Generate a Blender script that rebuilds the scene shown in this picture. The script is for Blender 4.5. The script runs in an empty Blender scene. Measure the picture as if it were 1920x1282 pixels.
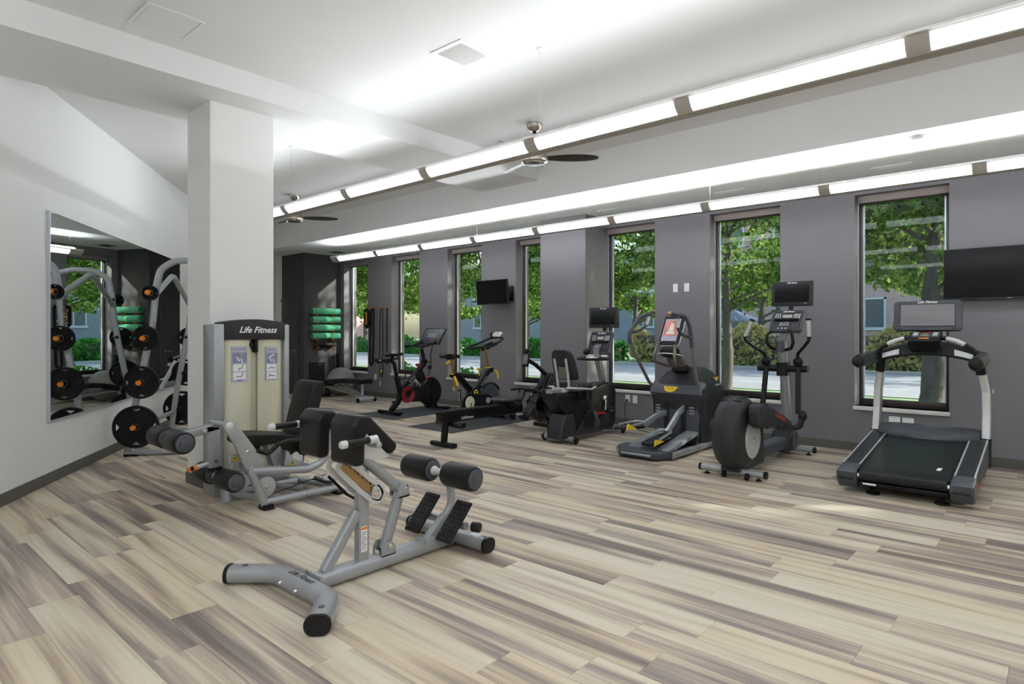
import bpy, bmesh, math, random
from mathutils import Vector, Matrix, Quaternion
R = math.radians
random.seed(7)
SC = bpy.context.scene
COL = SC.collection

# ---------------------------------------------------------------- camera
# X runs along the window wall, Y towards it, Z up. The lens stands at 1.38 m.
EYE = Vector((0, 0, 1.38))
cd = bpy.data.cameras.new('camera')
cd.sensor_fit = 'HORIZONTAL'; cd.sensor_width = 36.0
cd.lens = 36.0 * 1160 / 1920
cd.shift_y = -17 / 1920
cd.clip_start = 0.05; cd.clip_end = 400
cam = bpy.data.objects.new('camera', cd); COL.objects.link(cam)
cam.location = EYE
cam.rotation_euler = (R(90), 0, R(131.63 - 90))
SC.camera = cam

# ---------------------------------------------------------------- light
SC.view_settings.view_transform = 'Standard'
SC.view_settings.look = 'None'
SC.view_settings.gamma = 1.0
SC.view_settings.use_curve_mapping = False
SC.view_settings.exposure = 0.82
w = bpy.data.worlds.new('sky'); SC.world = w; w.use_nodes = True
nt = w.node_tree; nt.nodes.clear()
sky = nt.nodes.new('ShaderNodeTexSky'); sky.sky_type = 'NISHITA'; sky.sun_disc = False
sky.sun_elevation = R(31); sky.sun_rotation = R(45); sky.air_density = 1.2; sky.dust_density = 2.0
bg = nt.nodes.new('ShaderNodeBackground'); bg.inputs['Strength'].default_value = 0.22
wo = nt.nodes.new('ShaderNodeOutputWorld')
nt.links.new(sky.outputs[0], bg.inputs[0]); nt.links.new(bg.outputs[0], wo.inputs[0])
SUN_DIR = Vector((-1.0, -0.86, -0.68)).normalized()
sl = bpy.data.lights.new('sun', 'SUN'); sl.energy = 4.6; sl.angle = R(0.6); sl.color = (1.0, 0.95, 0.88)
so = bpy.data.objects.new('sun', sl); COL.objects.link(so)
so.rotation_euler = SUN_DIR.to_track_quat('-Z', 'Y').to_euler(); so.location = (20, 30, 30)
LAMP_UP = 8.0      # watts per metre thrown up by each pendant
LENS_GLOW = 4.4     # radiance of the pendants' lenses

# ---------------------------------------------------------------- mesh builder
def rotm(rx=0, ry=0, rz=0):
    return Matrix.Rotation(R(rz), 3, 'Z') @ Matrix.Rotation(R(ry), 3, 'Y') @ Matrix.Rotation(R(rx), 3, 'X')

def fillet(pts, rad, n=6):
    pts = [Vector(p) for p in pts]
    if rad <= 0 or len(pts) < 3: return pts
    out = [pts[0]]
    for i in range(1, len(pts) - 1):
        p, a, b = pts[i], pts[i - 1], pts[i + 1]
        u, v = (a - p), (b - p)
        lu, lv = u.length, v.length
        u.normalize(); v.normalize()
        ang = u.angle(v)
        if ang > R(176): out.append(p); continue
        d = min(rad / math.tan(ang / 2), lu * .49, lv * .49)
        p0, p2 = p + u * d, p + v * d
        for k in range(n + 1):
            t = k / n
            out.append(p0 * (1 - t) ** 2 + p * 2 * t * (1 - t) + p2 * t * t)
    out.append(pts[-1])
    return out

def rrect(w, h, r, n=4):
    r = min(r, w / 2 - 1e-5, h / 2 - 1e-5)
    o = []
    for cx, cy, a0 in ((w/2-r, h/2-r, 0), (-w/2+r, h/2-r, 90), (-w/2+r, -h/2+r, 180), (w/2-r, -h/2+r, 270)):
        for k in range(n + 1):
            a = R(a0 + 90 * k / n); o.append((cx + r * math.cos(a), cy + r * math.sin(a)))
    return o

class MB:
    def __init__(s): s.v = []; s.f = []
    def add(s, vs, fs):
        n = len(s.v); s.v += [tuple(v) for v in vs]; s.f += [tuple(i + n for i in f) for f in fs]; return s
    def bm_add(s, bm):
        bm.verts.index_update()
        s.add([v.co.copy() for v in bm.verts], [[v.index for v in f.verts] for f in bm.faces]); bm.free(); return s
    def box(s, c, sz, bev=0, rx=0, ry=0, rz=0, seg=2):
        M = rotm(rx, ry, rz); c = Vector(c)
        if bev <= 0:
            vs = [c + M @ Vector((x*sz[0]/2, y*sz[1]/2, z*sz[2]/2)) for x in (-1,1) for y in (-1,1) for z in (-1,1)]
            return s.add(vs, [(0,1,3,2),(4,6,7,5),(0,4,5,1),(2,3,7,6),(0,2,6,4),(1,5,7,3)])
        bm = bmesh.new(); bmesh.ops.create_cube(bm, size=1)
        for v in bm.verts: v.co = Vector((v.co.x*sz[0], v.co.y*sz[1], v.co.z*sz[2]))
        bmesh.ops.bevel(bm, geom=list(bm.edges), offset=min(bev, min(sz)*.49), segments=seg, affect='EDGES', profile=.5)
        for v in bm.verts: v.co = c + M @ v.co
        return s.bm_add(bm)
    def b2(s, lo, hi, bev=0):
        return s.box([(a+b)/2 for a, b in zip(lo, hi)], [abs(b-a) for a, b in zip(lo, hi)], bev)
    def sweep(s, pts, sect, up=None, caps=True, closed=False, scale=None):
        pts = [Vector(p) for p in pts]
        n = len(pts); T = []
        for i in range(n):
            a = pts[(i-1) % n] if closed or i > 0 else pts[i]
            b = pts[(i+1) % n] if closed or i < n-1 else pts[i]
            T.append((b - a).normalized())
        u = Vector(up) if up else (Vector((0,0,1)) if abs(T[0].z) < .9 else Vector((0,1,0)))
        rings = []; m = len(sect)
        U = (u - T[0]*u.dot(T[0])).normalized()
        for i in range(n):
            if i: 
                q = T[i-1].rotation_difference(T[i]); U = q @ U
                U = (U - T[i]*U.dot(T[i])).normalized()
            W = T[i].cross(U)
            k = scale(i/(n-1)) if scale else 1
            rings.append([pts[i] + W*(x*k) + U*(y*k) for x, y in sect])
        vs = [p for r in rings for p in r]; fs = []
        for i in range(n if closed else n-1):
            j = (i+1) % n
            for k in range(m):
                l = (k+1) % m
                fs.append((i*m+k, i*m+l, j*m+l, j*m+k))
        if caps and not closed:
            fs.append(tuple(range(m-1, -1, -1))); fs.append(tuple((n-1)*m + k for k in range(m)))
        return s.add(vs, fs)
    def tube(s, pts, r, seg=10, fil=0, up=None, closed=False, caps=True, scale=None, fn=6):
        sect = [(r*math.cos(2*math.pi*k/seg), r*math.sin(2*math.pi*k/seg)) for k in range(seg)]
        return s.sweep(fillet(pts, fil, fn) if not closed else pts, sect, up, caps, closed, scale)
    def bar(s, pts, w, h, cr=.01, fil=0, up=None, n=3, scale=None):
        return s.sweep(fillet(pts, fil), rrect(w, h, cr, n), up, True, False, scale)
    def lathe(s, p, ax, prof, seg=20):
        p = Vector(p); ax = Vector(ax).normalized()
        a = ax.orthogonal().normalized(); b = ax.cross(a)
        vs = []; fs = []
        for r, t in prof:
            for k in range(seg):
                g = 2*math.pi*k/seg
                vs.append(p + ax*t + (a*math.cos(g) + b*math.sin(g))*max(r, 1e-5))
        for i in range(len(prof)-1):
            for k in range(seg):
                l = (k+1) % seg
                fs.append((i*seg+k, i*seg+l, (i+1)*seg+l, (i+1)*seg+k))
        fs.append(tuple(range(seg-1, -1, -1))); fs.append(tuple((len(prof)-1)*seg+k for k in range(seg)))
        return s.add(vs, fs)
    def cyl(s, p0, p1, r, r1=None, seg=16, bev=0):
        p0 = Vector(p0); d = Vector(p1) - p0; L = d.length; r1 = r if r1 is None else r1
        if bev > 0:
            b = bev; pr = [(r-b, 0), (r-.3*b, .3*b), (r, b), (r1, L-b), (r1-.3*b, L-.3*b), (r1-b, L)]
        else: pr = [(r, 0), (r1, L)]
        return s.lathe(p0, d, pr, seg)
    def ring(s, p0, p1, ro, ri, seg=24):
        p0 = Vector(p0); d = Vector(p1) - p0; L = d.length; ax = d.normalized()
        a = ax.orthogonal().normalized(); b = ax.cross(a); vs = []; fs = []
        pr = [(ri, 0), (ro, 0), (ro, L), (ri, L)]
        for r, t in pr:
            for k in range(seg):
                g = 2*math.pi*k/seg; vs.append(p0 + ax*t + (a*math.cos(g)+b*math.sin(g))*r)
        for i in range(4):
            for k in range(seg):
                l = (k+1) % seg; j = (i+1) % 4
                fs.append((i*seg+k, i*seg+l, j*seg+l, j*seg+k))
        return s.add(vs, fs)
    def prism(s, o, ax, a, b, bev=0, seg=2, fil=0):
        # outline o in the plane across axis ax, pulled from a to b
        f = {'x': lambda p, t: (t, p[0], p[1]), 'y': lambda p, t: (p[0], t, p[1]), 'z': lambda p, t: (p[0], p[1], t)}[ax]
        if fil > 0: o = [(p.x, p.y) for p in poly_fillet(o, fil)]
        bm = bmesh.new(); n = len(o)
        A = [bm.verts.new(f(p, a)) for p in o]; B = [bm.verts.new(f(p, b)) for p in o]
        cap = [bm.faces.new(A), bm.faces.new(B)]
        for i in range(n):
            j = (i+1) % n; bm.faces.new((A[i], A[j], B[j], B[i]))
        bmesh.ops.recalc_face_normals(bm, faces=bm.faces)
        if bev > 0:
            es = list({e for fc in cap for e in fc.edges})
            bmesh.ops.bevel(bm, geom=es, offset=bev, segments=seg, affect='EDGES', profile=.5, clamp_overlap=True)
        return s.bm_add(bm)
    def loft(s, rings, caps=True, closed=True):
        m = len(rings[0]); vs = [p for r in rings for p in r]; fs = []
        for i in range(len(rings)-1):
            for k in range(m if closed else m-1):
                l = (k+1) % m
                fs.append((i*m+k, i*m+l, (i+1)*m+l, (i+1)*m+k))
        if caps: fs.append(tuple(range(m-1, -1, -1))); fs.append(tuple((len(rings)-1)*m+k for k in range(m)))
        return s.add(vs, fs)
    def ball(s, c, r, seg=16, rings=10, M=None):
        r = (r, r, r) if not hasattr(r, '__len__') else r
        c = Vector(c); rr = []
        for i in range(rings+1):
            t = math.pi*i/rings; k = max(math.sin(t), 1e-4)
            row = []
            for j in range(seg):
                v = Vector((r[0]*k*math.cos(2*math.pi*j/seg), r[1]*k*math.sin(2*math.pi*j/seg), -r[2]*math.cos(t)))
                row.append(c + (M @ v if M else v))
            rr.append(row)
        return s.loft(rr)
    def torus(s, c, ax, Rr, r, seg=24, ss=8):
        c = Vector(c); ax = Vector(ax).normalized(); a = ax.orthogonal().normalized(); b = ax.cross(a)
        pts = [c + (a*math.cos(2*math.pi*k/seg) + b*math.sin(2*math.pi*k/seg))*Rr for k in range(seg)]
        return s.tube(pts, r, ss, closed=True, up=ax)
    def text(s, t, size, o, right, up, shear=0.0, depth=.001, bold=0.0, align='CENTER'):
        c = bpy.data.curves.new('t', 'FONT'); c.body = t; c.size = size; c.shear = shear
        c.align_x = align; c.align_y = 'CENTER'; c.resolution_u = 2; c.extrude = depth; c.offset = bold*size
        ob = bpy.data.objects.new('t', c); me = bpy.data.meshes.new_from_object(ob)
        r = Vector(right).normalized(); u = Vector(up).normalized(); n = r.cross(u); o = Vector(o)
        s.add([o + r*v.co.x + u*v.co.y + n*v.co.z for v in me.vertices], [tuple(p.vertices) for p in me.polygons])
        bpy.data.objects.remove(ob); bpy.data.curves.remove(c); bpy.data.meshes.remove(me)
        return s

def poly_fillet(o, rad, n=4):
    P = [Vector((p[0], p[1], 0)) for p in o]; m = len(P); out = []
    for i in range(m):
        p, a, b = P[i], P[i-1], P[(i+1) % m]
        u, v = a-p, b-p; lu, lv = u.length, v.length; u.normalize(); v.normalize()
        ang = max(u.angle(v), .05)
        if ang > R(172): out.append(p); continue
        d = min(rad/math.tan(ang/2), lu*.45, lv*.45)
        for k in range(n+1):
            t = k/n; out.append((p+u*d)*(1-t)**2 + p*2*t*(1-t) + (p+v*d)*t*t)
    return out

def root_loc(o):
    p = Vector((0,0,0))
    while o is not None: p = p + o.location; o = o.parent
    return p
def build(name, mb, mat, parent=None, smooth=35, label=None, kind=None, at=None):
    # world-space geometry -> one mesh object under its parent (or at its own base point)
    me = bpy.data.meshes.new(name)
    off = root_loc(parent) if parent else (Vector(at) if at else Vector((0,0,0)))
    me.from_pydata([(v[0]-off.x, v[1]-off.y, v[2]-off.z) for v in mb.v], [], mb.f)
    me.validate(); me.update()
    bm = bmesh.new(); bm.from_mesh(me); bmesh.ops.recalc_face_normals(bm, faces=bm.faces); bm.to_mesh(me); bm.free()
    if smooth:
        me.polygons.foreach_set('use_smooth', [True]*len(me.polygons))
        me.set_sharp_from_angle(angle=R(smooth))
    me.materials.append(mat)
    o = bpy.data.objects.new(name, me); COL.objects.link(o)
    if parent: o.parent = parent
    elif at: o.location = Vector(at)
    if label: o['label'] = label
    if kind: o['kind'] = kind
    return o
def thing(name, label, cat, loc=(0,0,0), group=None, rz=0):
    o = bpy.data.objects.new(name, None); COL.objects.link(o); o.empty_display_size = .1
    o.location = loc; o.rotation_euler.z = R(rz); o['label'] = label; o['category'] = cat
    if group: o['group'] = group
    return o
def tag(o, label, cat, group=None):
    o['label'] = label; o['category'] = cat
    if group: o['group'] = group
    return o
def struct(name, mb, mat, at=None, smooth=0):
    return build(name, mb, mat, None, smooth, kind='structure', at=at)
def dup(o, loc, label=None, parent=None, rz=None):
    c = o.copy(); COL.objects.link(c)
    if parent is not None: c.parent = parent
    else: c.location = loc
    if rz is not None: c.rotation_euler.z = R(rz)
    if label: c['label'] = label
    for ch in o.children: dup(ch, None, None, c)
    return c

# ---------------------------------------------------------------- materials
def lin(c):
    return tuple((x/255/12.92 if x/255 <= .04045 else ((x/255+.055)/1.055)**2.4) for x in c) + (1.0,)
MATS = {}
def mat(name, c, rough=.5, metal=0.0, var=.06, scale=6.0, bump=0.0, bscale=60.0, spec=.5, emit=0.0, ecol=None, coat=0.0, stretch=None):
    m = bpy.data.materials.new(name); m.use_nodes = True; t = m.node_tree; N = t.nodes; L = t.links
    b = N['Principled BSDF']
    tc = N.new('ShaderNodeTexCoord'); mp = N.new('ShaderNodeMapping'); L.new(tc.outputs['Object'], mp.inputs[0])
    if stretch: mp.inputs['Scale'].default_value = stretch
    nz = N.new('ShaderNodeTexNoise'); nz.inputs['Scale'].default_value = scale; nz.inputs['Detail'].default_value = 4
    L.new(mp.outputs[0], nz.inputs['Vector'])
    rp = N.new('ShaderNodeValToRGB'); L.new(nz.outputs[0], rp.inputs[0])
    cl = lin(c)
    rp.color_ramp.elements[0].position = .3; rp.color_ramp.elements[1].position = .7
    rp.color_ramp.elements[0].color = tuple(x*(1-var) for x in cl[:3]) + (1,)
    rp.color_ramp.elements[1].color = tuple(min(1, x*(1+var)) for x in cl[:3]) + (1,)
    L.new(rp.outputs[0], b.inputs['Base Color'])
    b.inputs['Roughness'].default_value = rough; b.inputs['Metallic'].default_value = metal
    b.inputs['Specular IOR Level'].default_value = spec
    if coat: b.inputs['Coat Weight'].default_value = coat; b.inputs['Coat Roughness'].default_value = .12
    if bump:
        n2 = N.new('ShaderNodeTexNoise'); n2.inputs['Scale'].default_value = bscale; n2.inputs['Detail'].default_value = 3
        L.new(mp.outputs[0], n2.inputs['Vector'])
        bp = N.new('ShaderNodeBump'); bp.inputs['Strength'].default_value = bump; bp.inputs['Distance'].default_value = .004
        L.new(n2.outputs[0], bp.inputs['Height']); L.new(bp.outputs[0], b.inputs['Normal'])
    if emit:
        b.inputs['Emission Color'].default_value = lin(ecol or c); b.inputs['Emission Strength'].default_value = emit
    MATS[name] = m
    return m
PAINT_W = mat('white wall paint', (234,234,232), .6, var=.012, scale=1.2, bump=.05, bscale=180)
PAINT_C = mat('ceiling paint', (236,236,236), .75, var=.01, scale=.8, bump=.04, bscale=150)
PAINT_G = mat('charcoal wall paint', (124,120,125), .55, var=.03, scale=1.5, bump=.05, bscale=180)
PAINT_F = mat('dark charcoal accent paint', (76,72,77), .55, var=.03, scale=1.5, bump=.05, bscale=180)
PAINT_D = mat('dark door paint', (82,79,82), .5, var=.03)
BASEB = mat('rubber cove base', (92,91,85), .5, var=.05)
BRONZE = mat('dark bronze frame', (66,57,54), .4, .3, var=.08)
ALU = mat('pale window frame', (206,212,222), .35, .5, var=.04)
STONE = mat('pale stone sill', (226,222,214), .45, var=.05, scale=20)
SHADE = mat('beige roller shade', (150,138,134), .7, var=.05, scale=40)
SILVER = mat('silver powder coat', (164,167,171), .32, .42, var=.04, scale=14, bump=.03, bscale=300)
SILVER_L = mat('pale silver paint', (205,206,206), .36, .25, var=.04, scale=14)
CHROME = mat('chrome', (215,215,215), .16, 1.0, var=.03)
BRUSHED = mat('brushed nickel', (190,182,172), .3, 1.0, var=.08, scale=8, stretch=(1,1,12))
VINYL = mat('black vinyl', (18,18,20), .40, spec=.32, var=.10, scale=22, bump=.10, bscale=260)
PLAST = mat('black plastic', (24,24,25), .45, spec=.32, var=.08, scale=12, bump=.05, bscale=320)
PLAST_M = mat('matte charcoal plastic', (46,47,50), .5, spec=.32, var=.06, scale=10, bump=.05, bscale=320)
PLAST_G = mat('slate grey plastic', (72,75,82), .45, var=.05, scale=10)
RUBBER = mat('black rubber', (20,20,20), .75, spec=.32, var=.15, scale=30, bump=.2, bscale=140)
BLACKM = mat('black painted steel', (17,17,18), .38, .2, spec=.32, var=.1, scale=14)
GLOSSB = mat('gloss black', (14,14,16), .14, var=.08, coat=.4)
SCREEN = mat('dark screen glass', (8,8,9), .12, var=.06, spec=.18)
SCREEN_G = mat('dim grey screen', (120,116,118), .2, var=.12, scale=3, stretch=(.4,1,6))
TAUPE = mat('warm grey tube', (122,116,108), .38, .4, var=.05)
IVORY = mat('ivory shroud', (216,213,188), .4, var=.03, scale=3)
ORANGE = mat('orange plastic', (238,134,30), .4, var=.06)
RED = mat('red plastic', (140,24,32), .4, var=.06)
YELLOW = mat('yellow plastic', (236,200,34), .4, var=.06)
WHITE = mat('white plastic', (238,238,238), .4, var=.02)
LOGO_W = mat('white logo print', (240,240,240), .4, var=.02)
LOGO_K = mat('black logo print', (24,24,24), .4, var=.02)
LOGO_R = mat('red logo print', (206,44,40), .4, var=.02)
LABELP = mat('lavender placard print', (176,178,196), .5, var=.03)
LABELD = mat('slate placard print', (134,138,164), .5, var=.03)
BRASS = mat('brass', (170,140,96), .3, .9, var=.08)
BLADE = mat('dark walnut blade', (64,54,46), .4, var=.15, scale=5, stretch=(1,8,8))
MATGREEN = mat('green foam', (96,190,152), .7, var=.10, scale=12, bump=.15, bscale=90)
BALLGREY = mat('grey ball vinyl', (150,146,140), .45, var=.04)
MATBLACK = mat('charcoal rubber mat', (64,65,68), .8, var=.1, scale=80, bump=.2, bscale=300)
def glass_mat():
    m = bpy.data.materials.new('window glass'); m.use_nodes = True; t = m.node_tree; N = t.nodes; L = t.links
    N.remove(N['Principled BSDF'])
    tr = N.new('ShaderNodeBsdfTransparent'); gl = N.new('ShaderNodeBsdfGlossy'); gl.inputs['Roughness'].default_value = .01
    nz = N.new('ShaderNodeTexNoise'); nz.inputs['Scale'].default_value = 3
    rp = N.new('ShaderNodeValToRGB'); rp.color_ramp.elements[0].color = (.86,.91,.90,1); rp.color_ramp.elements[1].color = (.90,.94,.93,1)
    L.new(nz.outputs[0], rp.inputs[0]); L.new(rp.outputs[0], tr.inputs[0])
    lw_ = N.new('ShaderNodeLayerWeight'); lw_.inputs['Blend'].default_value = .5      # facing term, same from both faces
    pw = N.new('ShaderNodeMath'); pw.operation = 'POWER'; L.new(lw_.outputs['Facing'], pw.inputs[0]); pw.inputs[1].default_value = 5.0
    fr = N.new('ShaderNodeMath'); fr.operation = 'MULTIPLY_ADD'; L.new(pw.outputs[0], fr.inputs[0]); fr.inputs[1].default_value = .9; fr.inputs[2].default_value = .012
    mx = N.new('ShaderNodeMixShader'); L.new(fr.outputs[0], mx.inputs[0]); L.new(tr.outputs[0], mx.inputs[1]); L.new(gl.outputs[0], mx.inputs[2])
    L.new(mx.outputs[0], N['Material Output'].inputs[0]); return m
GLASS = glass_mat()
MIRROR = mat('mirror silvering', (226,233,230), .01, 1.0, var=.004)
LENS = mat('glowing lens', (245,240,240), .5, var=.02, emit=LENS_GLOW, ecol=(238,244,255))
LAMPG = mat('lamp housing grey', (176,170,162), .5, .1, var=.03)
LAMPW = mat('lamp rail white', (232,232,230), .45, var=.02)
def plank_mat():
    m = bpy.data.materials.new('vinyl wood planks'); m.use_nodes = True; t = m.node_tree; N = t.nodes; L = t.links
    b = N['Principled BSDF']
    at = N.new('ShaderNodeAttribute'); at.attribute_name = 'rnd'
    ge = N.new('ShaderNodeNewGeometry')
    off = N.new('ShaderNodeVectorMath'); off.operation = 'SCALE'; off.inputs['Scale'].default_value = 37.0
    L.new(at.outputs['Vector'], off.inputs[0])
    ad = N.new('ShaderNodeVectorMath'); ad.operation = 'ADD'; L.new(ge.outputs['Position'], ad.inputs[0]); L.new(off.outputs[0], ad.inputs[1])
    def streak(sx, sy, det, dist=0.0):
        mp = N.new('ShaderNodeMapping'); mp.inputs['Scale'].default_value = (sx, sy, 1); L.new(ad.outputs[0], mp.inputs[0])
        nz = N.new('ShaderNodeTexNoise'); nz.inputs['Scale'].default_value = 1; nz.inputs['Detail'].default_value = det
        nz.inputs['Distortion'].default_value = dist
        L.new(mp.outputs[0], nz.inputs['Vector']); return nz.outputs[0]
    a, f, g = streak(.55, 9.5, 2.0, .25), streak(1.5, 60, 3.0, .2), streak(3.0, 210, 2.0)
    sp = N.new('ShaderNodeSeparateXYZ'); L.new(at.outputs['Vector'], sp.inputs[0])
    def math2(op, x, y):
        n = N.new('ShaderNodeMath'); n.operation = op
        for k, q in enumerate((x, y)):
            if isinstance(q, float): n.inputs[k].default_value = q
            else: L.new(q, n.inputs[k])
        return n.outputs[0]
    bias = math2('MULTIPLY', math2('SUBTRACT', sp.outputs[0], .5), .34)
    v = math2('ADD', math2('MULTIPLY', math2('SUBTRACT', a, .5), 1.5), math2('ADD', bias, .52))
    v = math2('ADD', v, math2('MULTIPLY', math2('SUBTRACT', f, .5), .42))
    v = math2('ADD', v, math2('MULTIPLY', math2('SUBTRACT', g, .5), .20))
    rp = N.new('ShaderNodeValToRGB'); L.new(v, rp.inputs[0]); e = rp.color_ramp.elements
    e[0].position = .12; e[0].color = lin((120,108,101)); e[1].position = .92; e[1].color = lin((217,206,186))
    for p, c in ((.30,(147,134,127)), (.44,(176,161,146)), (.58,(204,191,168)), (.74,(217,206,186))):
        q = e.new(p); q.color = lin(c)
    mx = N.new('ShaderNodeMix'); mx.data_type = 'RGBA'; mx.blend_type = 'MULTIPLY'
    L.new(rp.outputs[0], mx.inputs[6]); mx.inputs[7].default_value = (1.0, .93, .83, 1)
    L.new(math2('MULTIPLY', math2('GREATER_THAN', sp.outputs[1], .70), .55), mx.inputs[0])
    L.new(mx.outputs[2], b.inputs['Base Color'])
    b.inputs['Roughness'].default_value = .42; b.inputs['Specular IOR Level'].default_value = .35
    bp = N.new('ShaderNodeBump'); bp.inputs['Strength'].default_value = .08; bp.inputs['Distance'].default_value = .002
    L.new(g, bp.inputs['Height']); L.new(bp.outputs[0], b.inputs['Normal'])
    return m
PLANK = plank_mat()
# ================================================================ STRUCTURE
WY, CZ, SZ, SY = 8.08, 3.62, 3.15, 6.39          # window wall, ceiling, soffit height, soffit edge
LP, LD, LN = Vector((-7.43, 1.762, 0)), Vector((-.8202, .5721, 0)).normalized(), Vector((.5721, .8202, 0)).normalized()
def lw(s, off, z): return LP + LD*s + LN*off + Vector((0,0,z))     # along / off the mirror wall

floor = struct('floor', MB().b2((-17,-4,-.12), (4.2,8.5,-.006)), PAINT_G)
# planks: rows along X, 0.216 m wide, ends staggered
PW, PLN, PY0 = .2159, 1.22, .92
def cam_px(x, y, z=0):
    a = R(131.63); d = x*math.cos(a) + y*math.sin(a)
    if d < .3: return None
    l = x*math.sin(a) - y*math.cos(a)
    return (960 + 1160*l/d, 624 - 1160*(z-1.38)/d, d)
cand = []; rr = random.Random(3)
k0, k1 = int((-4-PY0)/PW)-1, int((WY-PY0)/PW)+1
for k in range(k0, k1+1):
    y0, y1 = PY0+k*PW, min(PY0+(k+1)*PW, WY)
    x = -17 + rr.random()*PLN
    cand.append((-17, x, y0, y1))
    while x < 4.2:
        cand.append((x, min(x+PLN, 4.2), y0, y1)); x += PLN
def inside(x0, x1, y0, y1):
    # in front of the mirror wall
    return (Vector(((x0+x1)/2, (y0+y1)/2, 0)) - LP).dot(LN) > -.35 and y0 < WY and x1-x0 > .02
scored = []
for c in cand:
    if not inside(*c): continue
    best = 0
    for fx in (0, .5, 1):
        p = cam_px(c[0]+(c[1]-c[0])*fx, (c[2]+c[3])/2)
        if p and -10 < p[0] < 1930 and p[1] < 1300: best = max(best, 1/p[2]**3)
    scored.append((best, c))
scored.sort(key=lambda q: -q[0])
def plank_geo(mb, c, rnds, dz, rn):
    x0, x1, y0, y1 = c; g = .0004; b = .0012
    z1, z0 = dz, -.006
    n0 = len(mb.v)
    mb.add([(x0+g,y0+g,z0),(x1-g,y0+g,z0),(x1-g,y1-g,z0),(x0+g,y1-g,z0),
            (x0+g,y0+g,z1-b*.5),(x1-g,y0+g,z1-b*.5),(x1-g,y1-g,z1-b*.5),(x0+g,y1-g,z1-b*.5),
            (x0+g+b,y0+g+b,z1),(x1-g-b,y0+g+b,z1),(x1-g-b,y1-g-b,z1),(x0+g+b,y1-g-b,z1)],
           [(8,9,10,11),(4,5,9,8),(5,6,10,9),(6,7,11,10),(7,4,8,11),(0,1,5,4),(1,2,6,5),(2,3,7,6),(3,0,4,7)])
    rnds += [rn]*12
def set_rnd(o, rnds):
    a = o.data.attributes.new('rnd', 'FLOAT_VECTOR', 'POINT')
    a.data.foreach_set('vector', [q for r in rnds for q in r])
field = MB(); fr = []
for i, (sc_, c) in enumerate(scored):
    rn = (rr.random(), rr.random(), rr.random()); dz = -rr.random()*.0003
    if i < 300 and sc_ > 0:
        m = MB(); r1 = []; plank_geo(m, c, r1, dz, rn)
        o = build('plank', m, PLANK, floor, 0); set_rnd(o, r1)
    else: plank_geo(field, c, fr, dz, rn)
o = build('plank_field', field, PLANK, floor, 0, kind='stuff'); set_rnd(o, fr)

# window wall
WIN = [(-12.36,-11.43), (-10.59,-9.68), (-8.84,-7.93), (-7.095,-6.185), (-5.31,-4.41), (-3.58,-2.655), (-1.815,-.905), (-.06,.85), (1.695,2.605)]
ZS, ZH = .53, 2.99
m = MB(); Yo = 8.42
m.b2((-13, WY, -.1), (4.2, Yo, ZS)); m.b2((-13, WY, ZH), (4.2, Yo, CZ+.1))
xs = [-13] + [q for a in WIN for q in a] + [4.2]
for i in range(0, len(xs), 2): m.b2((xs[i], WY, ZS), (xs[i+1], Yo, ZH))
struct('wall_right', m, PAINT_G)
struct('column', MB().b2((-6.16, 7.605, 0), (-5.30, WY+.02, SZ+.02), .004), PAINT_G).name = 'column_pilaster'
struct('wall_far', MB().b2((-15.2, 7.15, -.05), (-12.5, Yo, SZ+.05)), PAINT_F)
struct('wall_end', MB().b2((-16, 7.0, -.05), (-13.46, 7.2, SZ+.05)), PAINT_W)
# mirror wall, back wall, near wall
def slab(s0, s1, z0, z1, t0, t1, mb=None):
    mb = mb or MB()
    return mb.add([lw(s, t, z) for s in (s0, s1) for t in (t0, t1) for z in (z0, z1)],
                  [(0,1,3,2),(4,6,7,5),(0,4,5,1),(2,3,7,6),(0,2,6,4),(1,5,7,3)])
struct('wall_left', slab(-9.3, 9.3, -.1, CZ+.1, -.15, 0), PAINT_W)
struct('wall_back', MB().b2((-.6,-3.6,-.1), (4.2,-3.45,CZ+.1)), PAINT_W)
struct('wall_near', MB().b2((4.05,-3.6,-.1), (4.2,8.5,CZ+.1)), PAINT_W)
struct('ceiling', MB().b2((-17,-4,CZ), (4.2,SY+.02,CZ+.12)), PAINT_C)
struct('ceiling_soffit', MB().b2((-17,SY,SZ), (4.2,Yo,CZ+.12)), PAINT_C)
struct('ceiling_beam', MB().b2((-6.25,.05,3.41), (-5.22,SY+.01,CZ+.02)), PAINT_C)
struct('column', MB().b2((-6.05,2.285,0), (-5.556,2.867,3.42), .004), PAINT_W)
# cove bases
BH = .1
struct('baseboard_right', MB().b2((-12.5,WY-.012,0),(-6.16,WY,BH)).b2((-5.30,WY-.012,0),(4.05,WY,BH)).b2((-6.172,7.593,0),(-5.288,7.605,BH))
       .b2((-5.30,7.605,0),(-5.288,WY,BH)).b2((-6.172,7.605,0),(-6.16,WY,BH)), BASEB)
struct('baseboard_left', slab(-9, 9, 0, BH, 0, .012), BASEB)
struct('baseboard_column', MB().b2((-6.062,2.273,0),(-5.544,2.879,BH)), BASEB)
struct('baseboard_far', MB().b2((-12.5,7.15,0),(-12.488,WY,BH)).b2((-12.76,7.138,0),(-12.488,7.15,BH)), BASEB)

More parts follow.
